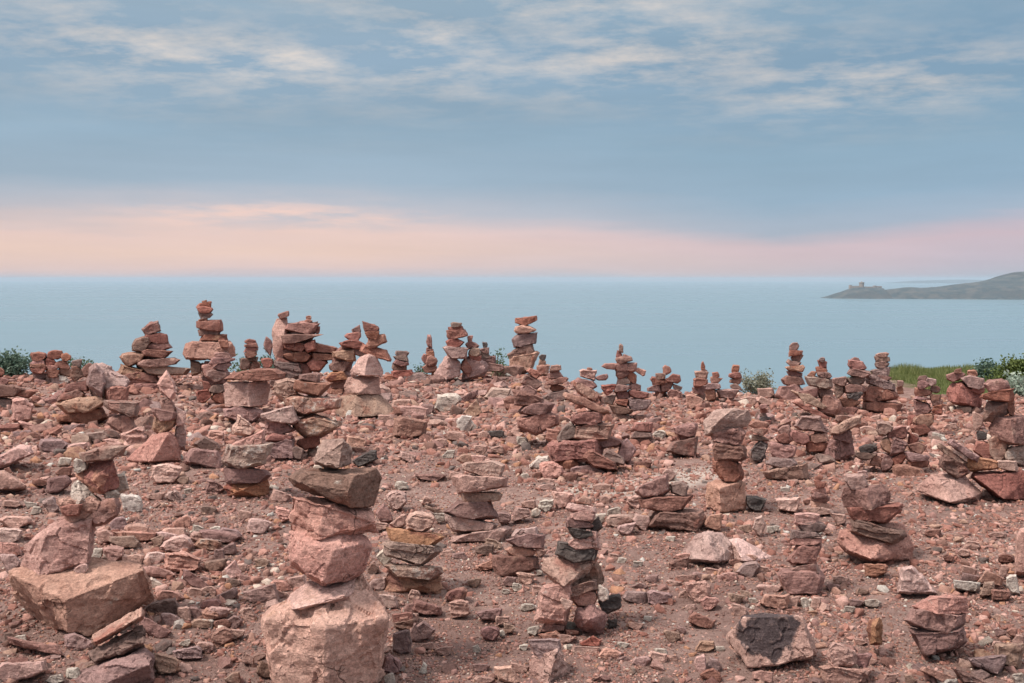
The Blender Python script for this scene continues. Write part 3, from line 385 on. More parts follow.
LOOSE_BOX = r'''
B1 900,980,245,325,0,r;20,60,330,360,0,r;230,345,375,452,10,r;160,245,388,418,0,r;415,530,155,212,0,t;500,628,190,222,0,p;590,712,138,230,8,p;190,325,195,260,-5,m;320,425,212,262,12,p;90,190,105,160,-20,p;590,692,465,560,0,w;810,898,442,500,0,p;705,800,455,490,0,p;845,930,565,628,10,p;795,905,625,672,0,c;0,150,570,628,4,p;15,105,490,525,0,p;205,290,478,560,30,m;270,350,330,368,0,r;285,350,283,322,0,w;120,210,160,205,0,r;10,90,640,683,0,p;150,205,522,560,0,w;120,180,498,528,0,w;860,920,375,412,0,t;540,620,575,650,0,m;560,760,640,690,0,p
B2 20,210,245,332,-6,r;75,197,180,264,-22,b;130,215,150,215,-12,p;645,760,100,150,0,p;815,910,180,235,-5,p;840,905,230,265,0,o;845,960,250,322,22,d;470,545,525,600,0,p;440,540,435,500,-10,p;330,442,580,650,-5,c;120,225,395,465,-10,m;190,300,625,680,0,m;100,180,520,560,0,b;285,350,540,585,0,p;145,195,618,655,0,w;60,115,612,650,0,w;0,50,565,610,0,c;55,150,645,690,0,c;20,60,430,460,0,w;0,40,375,412,0,t
B3 190,270,255,305,-20,c;80,158,508,598,35,m;130,225,445,535,-40,p;145,225,560,622,15,p;75,140,595,640,0,p;320,415,515,562,-20,t;360,420,555,595,0,w;170,235,398,438,0,w;425,512,155,202,0,p;375,430,190,228,0,p;475,545,80,155,-30,w;400,462,248,283,0,w;620,700,150,182,0,d;578,630,155,192,0,p;555,620,222,275,15,p;640,700,225,262,0,p;765,820,180,218,0,w;830,930,278,342,10,w;880,975,305,392,0,p;870,940,388,415,0,p;870,945,412,448,0,c;840,890,355,390,0,r;785,825,360,388,0,w;790,860,490,532,0,p;875,945,488,545,0,w;835,880,530,572,0,w;745,830,528,590,0,p;660,735,548,600,0,m;300,360,470,510,0,p;430,500,350,390,0,p;275,420,362,398,-3,m
A3 650,792,425,502,-20,m;520,637,415,472,0,r;510,592,538,622,-55,o;468,572,490,562,28,r;440,500,560,622,0,b;610,735,480,552,5,t;365,490,508,602,20,w;475,555,615,690,0,w;620,792,370,452,0,r;700,770,520,590,30,r;150,290,460,510,8,r;155,250,535,575,0,p;190,330,570,622,-4,p;90,165,612,655,0,p;300,360,560,610,0,m;255,350,405,445,0,r;430,520,455,495,0,c;370,440,610,645,0,p
B4 5,112,305,392,-10,p;-20,42,275,332,0,w;118,185,355,405,0,r;260,345,410,450,0,p;380,467,600,660,0,c;455,542,560,640,-20,p;420,505,465,537,-15,p;0,66,488,547,0,w;60,160,450,530,0,p;330,392,525,570,0,w;290,350,470,512,0,p;325,460,560,620,0,t;265,320,555,605,0,w;460,545,300,340,0,r;525,590,85,125,0,m;550,612,150,185,0,w;600,660,340,400,20,c;0,60,385,415,0,p;150,290,318,362,0,m
B5 225,325,470,545,-15,d;370,480,480,547,0,p;255,322,570,667,-50,p;395,440,427,447,0,w;505,540,485,507,0,r;790,850,215,262,5,d;755,860,255,292,0,p;190,250,610,645,0,t;330,385,615,650,0,w;20,105,560,640,0,t;640,712,555,610,0,p;780,850,130,165,0,r;600,640,625,655,0,p;425,480,390,415,0,p
A5 185,265,335,385,0,p;180,270,375,425,-20,p;265,345,495,545,20,r;640,720,490,540,-10,r;770,840,500,560,0,p;810,905,520,575,10,c;850,930,570,650,20,p;685,755,520,560,0,p;100,180,375,415,0,p
A6 160,290,575,640,10,c;100,190,545,612,0,p;430,505,610,650,-12,w;280,350,615,672,-20,p;495,580,555,600,0,p;60,120,505,545,0,p;840,900,620,680,0,t
C1 740,897,100,192,-8,p;820,942,180,267,-30,r;695,822,270,327,-4,p;645,810,310,382,4,b;857,947,400,440,0,t;685,797,555,642,0,o;775,902,520,577,5,m;625,762,390,482,-25,m;795,852,345,412,0,p;900,985,350,412,4,p;288,412,465,542,-8,m;-30,202,590,683,8,p;460,550,75,152,15,p;535,640,110,150,0,p;720,857,25,102,8,p;490,617,30,80,-4,t;40,292,480,562,-12,r;850,942,10,55,0,p;670,735,25,72,10,t;0,95,60,120,0,p;640,740,100,150,8,p;640,780,165,215,-8,p;410,460,85,140,0,w;655,725,215,275,-10,w;870,985,40,90,-5,y;840,910,260,305,0,p;890,985,310,360,0,m;720,810,375,435,0,m;850,900,345,400,0,m;0,90,110,190,10,p;-20,100,-5,60,0,p;295,365,615,665,0,w;205,285,645,690,0,w;370,440,600,640,10,t;15,75,460,510,0,b;50,120,470,515,0,w;170,210,370,400,0,p;700,790,10,50,-4,p;430,500,0,65,20,p;560,660,-25,45,-10,p;140,205,575,620,0,p;870,940,500,545,0,p;800,850,490,520,0,w
C2 200,350,240,332,10,m;5,135,345,407,8,p;50,147,435,512,20,r;110,182,140,222,-60,p;20,120,130,190,10,b;180,252,350,407,0,p;70,167,260,327,20,m;320,402,225,277,-8,p;805,897,555,642,-20,m;875,942,450,552,-70,b;780,887,290,352,-12,p;755,832,215,272,0,c;390,480,205,265,10,p;0,90,310,350,-5,p;0,60,400,440,0,w;125,190,385,440,0,m;60,140,400,440,0,r;130,200,445,490,15,p;110,180,215,260,0,b;0,75,255,300,0,p;165,260,200,235,-5,m;350,400,275,310,0,p;245,310,130,165,0,t;90,160,60,110,15,m;0,180,0,62,0,r;0,90,40,85,0,y;60,110,90,140,0,m;110,180,635,690,10,t;190,240,545,600,20,p;0,60,500,545,0,c;0,45,210,250,0,m;250,350,590,660,0,b;790,850,90,165,50,w;750,800,150,200,0,b;940,985,420,500,30,m;860,950,370,420,0,r;355,410,650,690,10,d;905,985,330,380,0,m;870,960,400,450,0,b;640,720,640,690,10,m;820,870,640,690,0,w;930,985,270,330,0,p;100,160,180,215,0,p;70,115,215,250,0,r;160,210,150,190,0,p
C3 50,182,310,382,-12,r;50,157,410,497,25,m;-30,52,450,552,10,m;205,297,260,322,5,o;222,317,315,392,10,p;345,452,350,407,5,m;425,487,388,430,12,p;360,442,432,497,-15,m;465,512,418,462,0,t;460,517,210,252,0,m;520,602,190,242,0,p;340,417,68,120,0,b;380,452,40,87,-15,t;625,737,415,457,0,p;620,714,453,494,0,t;707,787,468,507,-2,p;805,897,475,522,-4,r;885,985,530,577,-4,p;770,887,520,554,0,p;495,572,590,642,-5,p;425,545,610,690,-15,p;335,420,655,690,0,p;500,545,238,272,0,w;540,600,330,362,0,w;570,622,430,470,0,w;440,470,448,478,0,w;95,162,502,535,0,p;85,120,590,645,60,w;325,360,515,547,0,w;455,490,265,285,0,w;535,570,510,540,0,w;0,80,375,410,0,p;15,50,345,380,0,w;180,240,92,125,0,p;235,300,100,135,0,m;305,360,215,255,0,t;590,640,250,285,0,p;600,650,75,120,0,p;580,640,180,208,0,w;735,790,410,440,0,w;930,970,400,440,0,d;160,235,520,560,5,p;325,400,600,635,0,m;730,770,510,535,0,w;740,800,445,470,0,r;0,40,390,445,0,r
C4 310,397,120,180,8,b;340,457,105,152,-5,p;210,320,272,337,0,m;105,207,275,332,-8,m;125,197,415,447,-8,p;285,357,447,502,0,t;425,512,495,547,5,t;245,302,530,562,0,w;215,297,545,602,-18,p;145,224,565,617,-5,c;380,492,235,332,10,p;450,529,300,367,10,p;340,432,200,237,0,p;525,612,190,237,0,p;470,532,170,207,0,p;575,642,285,337,-15,t;590,652,330,387,0,p;400,510,370,442,-20,r;715,842,290,362,-6,p;830,892,300,352,0,p;470,542,570,637,-20,m;420,475,560,642,-70,c;450,542,620,683,0,r;685,777,630,683,-12,p;625,680,270,307,0,t;605,700,110,150,0,p;575,625,130,165,0,r;610,715,145,220,0,m;410,480,190,225,0,m;295,335,30,52,0,w;75,118,125,155,0,w;40,90,105,140,0,p;150,190,140,168,0,w;0,55,85,110,0,p;80,130,500,530,0,w;0,105,540,577,-3,p;75,135,565,597,0,m;195,230,385,408,0,w;35,75,400,437,0,d;300,360,225,255,0,p;140,215,240,270,0,m;200,260,200,240,0,m;350,400,270,310,0,p;700,760,160,195,0,p;510,560,520,545,0,w;300,350,560,590,0,p;130,180,610,655,0,y;740,800,645,683,-20,p;665,705,305,330,0,w;380,430,335,362,0,c;700,810,245,282,-4,p;895,940,305,355,0,w;830,890,350,372,0,r;940,985,300,360,0,p;640,680,500,520,0,t;345,385,430,470,10,m
C5 710,782,50,87,-4,p;700,772,160,200,-8,p;670,782,226,274,-6,w;785,850,235,295,0,t;840,922,268,314,-6,r;905,962,205,282,0,w;270,372,155,207,8,o;175,227,340,372,0,w;225,282,487,517,0,p;855,985,515,612,-10,o;520,682,610,690,-20,t;660,832,620,690,-15,r;780,890,185,250,-12,p;870,915,160,215,0,p;870,940,108,145,0,r;740,900,560,640,-6,m;930,985,470,530,10,p;0,40,310,340,0,w;270,340,310,345,0,w;200,270,310,345,0,m;30,90,300,330,0,p;230,290,260,290,0,t;700,780,195,235,0,m;130,200,205,235,0,p;690,740,85,120,0,p;620,670,110,140,-10,r;930,985,640,690,0,w;450,500,650,690,0,t;350,420,645,690,0,p;840,880,500,535,0,p;850,900,440,475,0,m;905,950,440,480,0,r;330,365,230,260,0,r;100,160,240,270,0,m;15,60,360,385,0,o;540,610,0,30,0,r;820,900,10,35,0,p
'''
def parse_stone(s):
    s = s.strip(); tile = None
    if s[2:3] == ':': tile, s = s[:2], s[3:]
    return tile, s
def tp(t, x, y): o = TILES[t]; return o[0] + x / o[2], o[1] + y / o[2]

ALL_BOX = []
def cairn(hdr, body):
    tile, by, label = hdr.split('|'); by = float(by)
    toks = body.split(';'); items = []; i = 0; cur = tile
    while i < len(toks):
        tl, s = parse_stone(toks[i])
        if tl: cur = tl
        if s.startswith('*'):
            mat, T = s[1:].split(','); v = list(map(float, toks[i + 1].split())); poly = [tp(cur, v[k], v[k + 1]) for k in range(0, len(v), 2)]
            rd = list(map(float, toks[i + 2].split())); rd = [(*tp(cur, rd[k], rd[k + 1]), rd[k + 2]) for k in range(0, len(rd), 3)]
            items.append(dict(mat=mat, thick=float(T), poly=poly, ridge=rd)); i += 3
        else:
            f = s.split(','); a, b, c, d, tilt = map(float, f[:5])
            x0, y0 = tp(cur, a, c); x1, y1 = tp(cur, b, d)
            items.append(dict(mat=f[5], box=(x0, x1, y0, y1), tilt=tilt, dy=float(f[6]) if len(f) > 6 else 0)); i += 1
    xs = []
    for it in items:
        xs += [it['box'][0], it['box'][1]] if 'box' in it else [p[0] for p in it['poly']]
    cx = (min(xs) + max(xs)) / 2
    Yg = ground_y(by)
    base_w = 0
    it0 = items[0]
    w0 = ((it0['box'][1] - it0['box'][0]) if 'box' in it0 else max(p[0] for p in it0['poly']) - min(p[0] for p in it0['poly'])) * Yg / F
    Yc = Yg + .30 * (it0.get('thick') or w0 * .8)
    root = bpy.data.objects.new('cairn', None); C.objects.link(root)
    root.empty_display_size = .2
    g = at(cx, by, Yc); g.z = 0; root.location = g
    root['label'] = label; root['category'] = 'cairn'; root['group'] = 'stone cairns on the headland'
    rs = random.Random(hash(by) % 1000 + len(items))
    pix_w = max(xs) - min(xs)
    for k, it in enumerate(items):
        if Yg > 7.5 and 'box' in it:
            if it['mat'] == 'p' and rs.random() < .85: it['mat'] = rs.choice('rrrm')
            if it['mat'] == 'd' and rs.random() < .6: it['mat'] = 'b'
        nm = 'base_stone' if k == 0 else ('top_stone' if k == len(items) - 1 else 'stone')
        dy = it.get('dy', 0) + (0 if k == 0 else rs.uniform(-.03, .03) * (Yc / 5) ** .5)
        o = make_stone(nm, M[it['mat']], Yc + dy, box=it.get('box'), tilt=it.get('tilt', 0), poly=it.get('poly'), ridge=it.get('ridge'), thick=it.get('thick'), parent=root, origin=g)
        if it['mat'] in 'owdyc' : o['label'] = WORD[it['mat']] + ' stone'
    # ground-touching fill stays with the loose stones
    ALL_BOX.append((cx, by, pix_w))
lines = [l for l in CAIRNS.strip().split('\n') if l]
for h, b in zip(lines[::2], lines[1::2]): cairn(h, b)

def tagl(o, label, cat, group=None, kind=None):
    if label: o['label'] = label
    if cat: o['category'] = cat
    if group: o['group'] = group
    if kind: o['kind'] = kind
for ln in LOOSE.strip().split('\n'):
    mat, tile, label, T, pl, rd = ln.split('|')
    v = list(map(float, pl.split())); poly = [tp(tile, v[k], v[k + 1]) for k in range(0, len(v), 2)]
    r_ = list(map(float, rd.split())); ridge = [(*tp(tile, r_[k], r_[k + 1]), r_[k + 2]) for k in range(0, len(r_), 3)]
    o = make_stone('boulder', M[mat], 5, poly=poly, ridge=ridge or None, thick=float(T), front=ground_y(max(p[1] for p in poly)))if False else None
    Yg = ground_y(max(p[1] for p in poly) if max(p[1] for p in poly) < 700 else 684)
    o = make_stone('boulder', M[mat], Yg + float(T) * .3, poly=poly, ridge=ridge or None, thick=float(T))
    tagl(o, label, 'boulder', 'boulders lying among the cairns')

def zone(px, py):
    if py < 425:
        if px < 260: return 'on the ground under the skyline cairns at far left'
        if px < 520: return 'in the rubble under the skyline cairns left of centre'
        if px < 760: return 'in the rubble under the skyline cairns right of centre'
        return 'in the rubble near the grass at right'
    if py < 500:
        if px < 260: return 'in the middle ground left of the pale block tower'
        if px < 480: return 'on open ground behind the layered red cairn'
        if px < 720: return 'along the pale strip behind the low slab cairn'
        return 'among the cairns right of the five-block tower'
    if px < 150: return 'around the huge boulder cairn at lower left'
    if px < 270: return 'in the stone scatter between the two big foreground cairns'
    if px < 400: return 'beside the tall pale foreground tower'
    if px < 620: return 'on bare soil in the lower centre'
    if px < 790: return 'on bare soil right of the sprawling pebble-topped cairn'
    return 'in the lower right corner around the rust-brown stack'
def tag_loose(o, mk):
    px, py = to_px(*o.location)
    lab = '%s loose stone lying %s' % (WORD[mk], zone(px, py))
    tagl(o, lab, 'stone', lab.replace('stone lying', 'stones lying'))
LST = []
for ln in LOOSE_BOX.strip().split('\n'):
    tile, rest = ln.split(' ', 1)
    for s in rest.split(';'):
        f = s.split(','); a, b, c, d, tilt = map(float, f[:5])
        x0, y0 = tp(tile, a, c); x1, y1 = tp(tile, b, d)
        w = (x1 - x0) * ground_y(y1) / F
        o = make_stone('loose_stone', M[f[5]], ground_y(min(y1, 690)) + w * .27, box=(x0, x1, y0, y1), tilt=tilt)
        tag_loose(o, f[5]); LST.append(((x1 - x0) + (y1 - y0), o))

# ------------------------------------------------------------------ ground
def sm(a, b, x): t = min(1, max(0, (x - a) / (b - a))); return t * t * (3 - 2 * t)
def edge_y(x): return 15.6 + .3 * math.sin(x * .9) - 2.0 * sm(.55, 1.3, x) * (1 - sm(3.9, 5.0, x)) + 1.2 * sm(4.5, 6.5, x)
def gz(x, y):
    z = noise.noise(Vector((x * .7, y * .7, 0))) * .035 + noise.noise(Vector((x * 2.6, y * 2.6, 4))) * .012
    z += .05 * sm(5.0, 6.2, x) * sm(13, 15, y) + .11 * sm(11.6, 13.8, y) * (1 - sm(.2, 1.2, x))
    e = edge_y(x)
    if y > e:
        d = y - e; z -= .16 * d + .03 * d * d
    if y < -12: z -= .02 * (-12 - y)
    return max(z, -78)
def gz_fine(x, y):
    return gz(x, y) + noise.fractal(Vector((x * 9, y * 9, 1)), .8, 2.1, 3) * .007
xs = sorted(set([round(-11 + i * .075, 3) for i in range(294)] + [s * (11 + 1.4 ** k) for k in range(0, 18) for s in (-1, 1)]))
ys = sorted(set([round(3.2 + i * .06, 3) for i in range(225)] + [3.2 - 1.35 ** k for k in range(0, 17)] + [16.7 + k * .5 for k in range(8)] + [20.5 + 1.3 ** k for k in range(1, 17)]))
nx, ny = len(xs), len(ys)
verts = [(x, y, gz_fine(x, y) if abs(x) < 12 and 3 < y < 17 else gz(x, y)) for y in ys for x in xs]
faces = [(j * nx + i, j * nx + i + 1, (j + 1) * nx + i + 1, (j + 1) * nx + i) for j in range(ny - 1) for i in range(nx - 1)]
me = bpy.data.meshes.new('ground'); me.from_pydata(verts, [], faces)
me.polygons.foreach_set('use_smooth', [True] * len(me.polygons))
gm, nt, N, L = newmat('soil')
tc = N.new('ShaderNodeTexCoord'); P = tc.outputs['Object']
col = mixc(nt, rng(nt, noi(nt, P, 1.3, 6), .4, .6), (.27, .172, .148), (.37, .25, .215))
col = mixc(nt, rng(nt, noi(nt, P, 9, 8, .75), .44, .66, 0, .75), col, (.17, .10, .08))
vo = N.new('ShaderNodeTexVoronoi'); vo.inputs['Scale'].default_value = 55; L.new(P, vo.inputs['Vector'])
pc = N.new('ShaderNodeValToRGB'); pc.color_ramp.interpolation = 'CONSTANT'
els = [(0, (.30, .17, .14)), (.3, (.22, .12, .10)), (.55, (.38, .23, .19)), (.8, (.17, .10, .085)), (.93, (.55, .48, .4))]
while len(pc.color_ramp.elements) < len(els): pc.color_ramp.elements.new(.5)
for e, (p_, c_) in zip(pc.color_ramp.elements, els): e.position = p_; e.color = (*c_, 1)
sx = N.new('ShaderNodeSeparateColor'); L.new(vo.outputs['Color'], sx.inputs[0]); L.new(sx.outputs[0], pc.inputs[0])
grit = math_(nt, 'MULTIPLY', rng(nt, vo.outputs['Distance'], .28, .42, 1, 0), rng(nt, noi(nt, P, 5, 4), .45, .6, .15, .9))
col = mixc(nt, grit, col, pc.outputs[0])
# the worn chalky strip
mpg = N.new('ShaderNodeMapping'); mpg.vector_type = 'TEXTURE'
c0 = at(655, 483, ground_y(483)); mpg.inputs['Location'].default_value = (c0.x, c0.y, 0); mpg.inputs['Rotation'].default_value = (0, 0, R(38)); mpg.inputs['Scale'].default_value = (1.15, .28, 1)
L.new(P, mpg.inputs['Vector'])
ln_ = N.new('ShaderNodeVectorMath'); ln_.operation = 'LENGTH'
sc = N.new('ShaderNodeVectorMath'); sc.operation = 'MULTIPLY'; sc.inputs[1].default_value = (1, 1, 0); L.new(mpg.outputs[0], sc.inputs[0]); L.new(sc.outputs[0], ln_.inputs[0])
dd = math_(nt, 'ADD', ln_.outputs['Value'], math_(nt, 'MULTIPLY', math_(nt, 'SUBTRACT', noi(nt, P, 4, 6, .7), .5), 1.9))
col = mixc(nt, rng(nt, dd, .6, 1.1, .9, 0), col, (.56, .47, .41))
# grass underlay at right
sxyz = N.new('ShaderNodeSeparateXYZ'); L.new(P, sxyz.inputs[0])
gx = math_(nt, 'ADD', sxyz.outputs[0], math_(nt, 'MULTIPLY', math_(nt, 'SUBTRACT', noi(nt, P, 1.5, 4), .5), 1.2))
gy = math_(nt, 'ADD', sxyz.outputs[1], math_(nt, 'MULTIPLY', math_(nt, 'SUBTRACT', noi(nt, P, 2, 4), .5), 1.2))
gf = math_(nt, 'MULTIPLY', rng(nt, gx, 5.7, 6.0), rng(nt, gy, 13.6, 14.0))
gf = math_(nt, 'MAXIMUM', gf, rng(nt, gy, 17.0, 17.6))
col = mixc(nt, gf, col, (.07, .10, .025))
bs = N.new('ShaderNodeBsdfPrincipled'); bs.inputs['Roughness'].default_value = .95; bs.inputs['Specular IOR Level'].default_value = .15
L.new(col, bs.inputs['Base Color'])
bp = N.new('ShaderNodeBump'); bp.inputs['Strength'].default_value = 1; bp.inputs['Distance'].default_value = .035
hh = math_(nt, 'ADD', noi(nt, P, 35, 8, .75), math_(nt, 'MULTIPLY', grit, .6)); L.new(hh, bp.inputs['Height']); L.new(bp.outputs[0], bs.inputs['Normal'])
o_ = N.new('ShaderNodeOutputMaterial'); L.new(bs.outputs[0], o_.inputs[0])
me.materials.append(gm); ground = bpy.data.objects.new('ground', me); C.objects.link(ground); ground['kind'] = 'structure'

# ------------------------------------------------------------------ random loose stones + gravel
rg = random.Random(5)
def bare(px, py):
    """how open the soil is at a pixel: 1 = bare path, 0 = packed rubble"""
    b = 0
    for (cx, cy, rx, ry, k) in ((470, 480, 110, 40, .8), (600, 640, 260, 45, .85), (520, 590, 90, 60, .8), (250, 530, 60, 25, .6), (780, 500, 60, 30, .7),
                                (900, 590, 60, 25, .7), (60, 500, 70, 18, .5), (650, 560, 60, 25, .7), (880, 640, 60, 40, .6), (230, 650, 50, 35, .55), (420, 640, 60, 50, .7), (150, 490, 90, 18, .5)):
        d = ((px - cx) / rx) ** 2 + ((py - cy) / ry) ** 2
        if d < 1: b = max(b, k * min(1, 2.5 * (1 - d)))
    return b
cands = []
while len(cands) < 30000:
    t = rg.random(); Y = 3.75 * (16.6 / 3.75) ** (t ** .72)
    X = rg.uniform(-.56, .56) * Y
    px, py = to_px(X, Y, 0)
    if Y > edge_y(X) + (.6 if X < .4 else .15): continue
    if X > 5.2 and Y > 13.6: continue
    cl = noise.noise(Vector((X * 1.1, Y * 1.1, 7))) * .5 + noise.noise(Vector((X * 3, Y * 3, 3))) * .35
    keep = (1 - bare(px, py)) * (.55 + cl * 1.3)
    far = sm(6.5, 10.5, Y)
    keep += .45 * far
    for (bx_, by_, rx_, ry_) in ((225, 560, 70, 55), (30, 560, 40, 30), (980, 580, 50, 60), (600, 480, 70, 30), (840, 650, 40, 40)):
        if ((px - bx_) / rx_) ** 2 + ((py - by_) / ry_) ** 2 < 1: keep += .5
    s = rg.lognormvariate(0, .55) * (.021 + .017 * far)
    if s < .016: keep = max(keep, .3)
    if rg.random() > keep: continue
    s = min(s, .06 + .07 * far)
    cands.append((s * F / Y, X, Y, s))
nb = 0
while nb < 190:
    Y = rg.uniform(8.2, 14.6); px = rg.choice((rg.uniform(-10, 560), rg.uniform(-10, 560), rg.uniform(-10, 1030))); X = (px - 512) / F * Y
    if X > .3 and Y > 12.4: continue
    if rg.random() < bare(*to_px(X, Y, 0)) * 1.1 or noise.noise(Vector((X * .9, Y * .9, 31))) < -.12: continue
    s = rg.uniform(.09, .22); cands.append((s * F / Y, X, Y, s)); nb += 1
cands.sort(reverse=True)
protos = {}
def proto(i, mk):
    if (i, mk) not in protos:
        rs = random.Random(900 + i); pts = []
        for k in range(16):
            v = Vector((rs.gauss(0, 1), rs.gauss(0, 1), rs.gauss(0, 1))).normalized()
            v = Vector([math.copysign(abs(c) ** .85, c) for c in v]); pts.append(Vector((v.x * .5, v.y * .42, v.z * (.2, .27, .34)[i % 3])))
        protos[(i, mk)] = hull_mesh('loose_stone', pts, M[mk], .8, .4, .11, seed=900 + i)
    return protos[(i, mk)]
N_IND = 200
mats_w = 'ppppppprrrrmmmmbbttccwo'
for k, (ps, X, Y, s) in enumerate(cands[:N_IND]):
    mk = rg.choice(mats_w if Y < 8 else 'prrrrrmmbbtpmo')
    o = bpy.data.objects.new('loose_stone', proto(rg.randrange(9), mk)); C.objects.link(o)
    s *= 1.5
    o.scale = (s, s * rg.uniform(.8, 1.1), s * rg.uniform(.8, 1.3)); o.rotation_euler = (rg.uniform(-.35, .35), rg.uniform(-.35, .35), rg.uniform(0, 6.28))
    o.location = (X, Y, gz(X, Y) + s * .08); tag_loose(o, mk); LST.append((1.5 * s * F / Y, o))
LST.sort(key=lambda t: -t[0])
V, Fs, MI, off, slots = [], [], [], 0, []
for _, o in LST[300:]:
    me = o.data; mt = me.materials[0]
    if mt not in slots: slots.append(mt)
    mw = o.matrix_basis
    V += [tuple(mw @ v.co) for v in me.vertices]; Fs += [tuple(i + off for i in p.vertices) for p in me.polygons]
    MI += [slots.index(mt)] * len(me.polygons); off += len(me.vertices); bpy.data.objects.remove(o)
me = bpy.data.meshes.new('rubble'); me.from_pydata(V, [], Fs)
for mt in slots: me.materials.append(mt)
me.polygons.foreach_set('material_index', MI); me.polygons.foreach_set('use_smooth', [True] * len(MI)); me.set_sharp_from_angle(angle=R(30))
o = bpy.data.objects.new('rubble', me); C.objects.link(o); tagl(o, 'smaller broken stones scattered between the cairns', 'rubble', kind='stuff')
# the rest as one sheet of gravel
lib = []
for i in range(14):
    rs = random.Random(300 + i); bm = bmesh.new()
    fl = rs.choice((.2, .28, .36))
    for k in range(10):
        v = Vector((rs.gauss(0, 1), rs.gauss(0, 1), rs.gauss(0, 1))).normalized()
        v = Vector([math.copysign(abs(c) ** .72, c) for c in v]); bm.verts.new((v.x * .5, v.y * .42, v.z * fl))
    r = bmesh.ops.convex_hull(bm, input=bm.verts)
    bad = [g for g in set(r['geom_interior'] + r['geom_unused']) if isinstance(g, bmesh.types.BMVert)]
    if bad: bmesh.ops.delete(bm, geom=bad, context='VERTS')
    bmesh.ops.bevel(bm, geom=list(bm.edges), offset=.03, segments=1, affect='EDGES', clamp_overlap=True)
    bmesh.ops.triangulate(bm, faces=bm.faces)
    bm.verts.index_update()
    lib.append((np.array([v.co[:] for v in bm.verts]), np.array([[v.index for v in f.verts] for f in bm.faces]))); bm.free()
V, Fc, off = [], [], 0
rest = cands[N_IND:]
tiny = []
while len(tiny) < 60000:                      # grit on the soil
    Y = 3.7 * (11 / 3.7) ** rg.random(); X = rg.uniform(-.56, .56) * Y
    if rg.random() < .35 + .7 * (noise.noise(Vector((X * 1.7, Y * 1.7, 11))) + .2): tiny.append((0, X, Y, rg.uniform(.005, .014) * (Y / 4) ** .5))
for (ps, X, Y, s) in rest + tiny:
    v, f = lib[rg.randrange(14)]
    s *= 1.35
    a, b, c = rg.uniform(0, 6.28), rg.uniform(-.4, .4), rg.uniform(-.4, .4)
    m = np.array(Matrix.Rotation(a, 3, 'Z') @ Matrix.Rotation(b, 3, 'X') @ Matrix.Rotation(c, 3, 'Y'))
    vv = (v * (s, s * rg.uniform(.8, 1.2), s * rg.uniform(.8, 1.5))) @ m.T + (X, Y, gz(X, Y) + s * .07)
    V.append(vv); Fc.append(f + off); off += len(v)
V = np.concatenate(V); Fc = np.concatenate(Fc)
me = bpy.data.meshes.new('gravel'); me.vertices.add(len(V)); me.vertices.foreach_set('co', V.ravel())
me.loops.add(Fc.size); me.loops.foreach_set('vertex_index', Fc.ravel().astype(np.int32))
me.polygons.add(len(Fc)); me.polygons.foreach_set('loop_start', np.arange(0, Fc.size, 3, dtype=np.int32))
me.update(calc_edges=True)
vm, nt, N, L = newmat('gravel_stone')
g = N.new('ShaderNodeNewGeometry'); tc = N.new('ShaderNodeTexCoord')
cr = N.new('ShaderNodeValToRGB'); cr.color_ramp.interpolation = 'CONSTANT'
gc = [(0, (.38, .205, .165)), (.12, (.28, .135, .105)), (.28, (.21, .095, .073)), (.42, (.46, .28, .235)), (.50, (.25, .14, .12)), (.64, (.32, .185, .145)),
      (.75, (.18, .10, .08)), (.84, (.37, .235, .18)), (.90, (.36, .19, .12)), (.93, (.50, .41, .34)), (.95, (.13, .10, .09)), (.985, (.44, .41, .37))]
while len(cr.color_ramp.elements) < len(gc): cr.color_ramp.elements.new(.5)
for e, (p_, c_) in zip(cr.color_ramp.elements, gc): e.position = p_; e.color = (*c_, 1)
L.new(g.outputs['Random Per Island'], cr.inputs[0])
P = tc.outputs['Object']
v = math_(nt, 'MULTIPLY', rng(nt, noi(nt, P, 60, 6, .7), .3, .7, .7, 1.3), rng(nt, noi(nt, P, 200, 3, .7), .3, .7, .8, 1.2))
hs = N.new('ShaderNodeHueSaturation'); L.new(cr.outputs[0], hs.inputs['Color']); L.new(v, hs.inputs['Value'])
bs = N.new('ShaderNodeBsdfPrincipled'); bs.inputs['Roughness'].default_value = .93; bs.inputs['Specular IOR Level'].default_value = .2; L.new(hs.outputs[0], bs.inputs['Base Color'])
bp = N.new('ShaderNodeBump'); bp.inputs['Strength'].default_value = .7; bp.inputs['Distance'].default_value = .01
L.new(noi(nt, P, 80, 6, .75), bp.inputs['Height']); L.new(bp.outputs[0], bs.inputs['Normal'])
o_ = N.new('ShaderNodeOutputMaterial'); L.new(bs.outputs[0], o_.inputs[0])
me.materials.append(vm)
o = bpy.data.objects.new('gravel', me); C.objects.link(o); tagl(o, 'small reddish stones and grit covering the soil', 'gravel', kind='stuff')

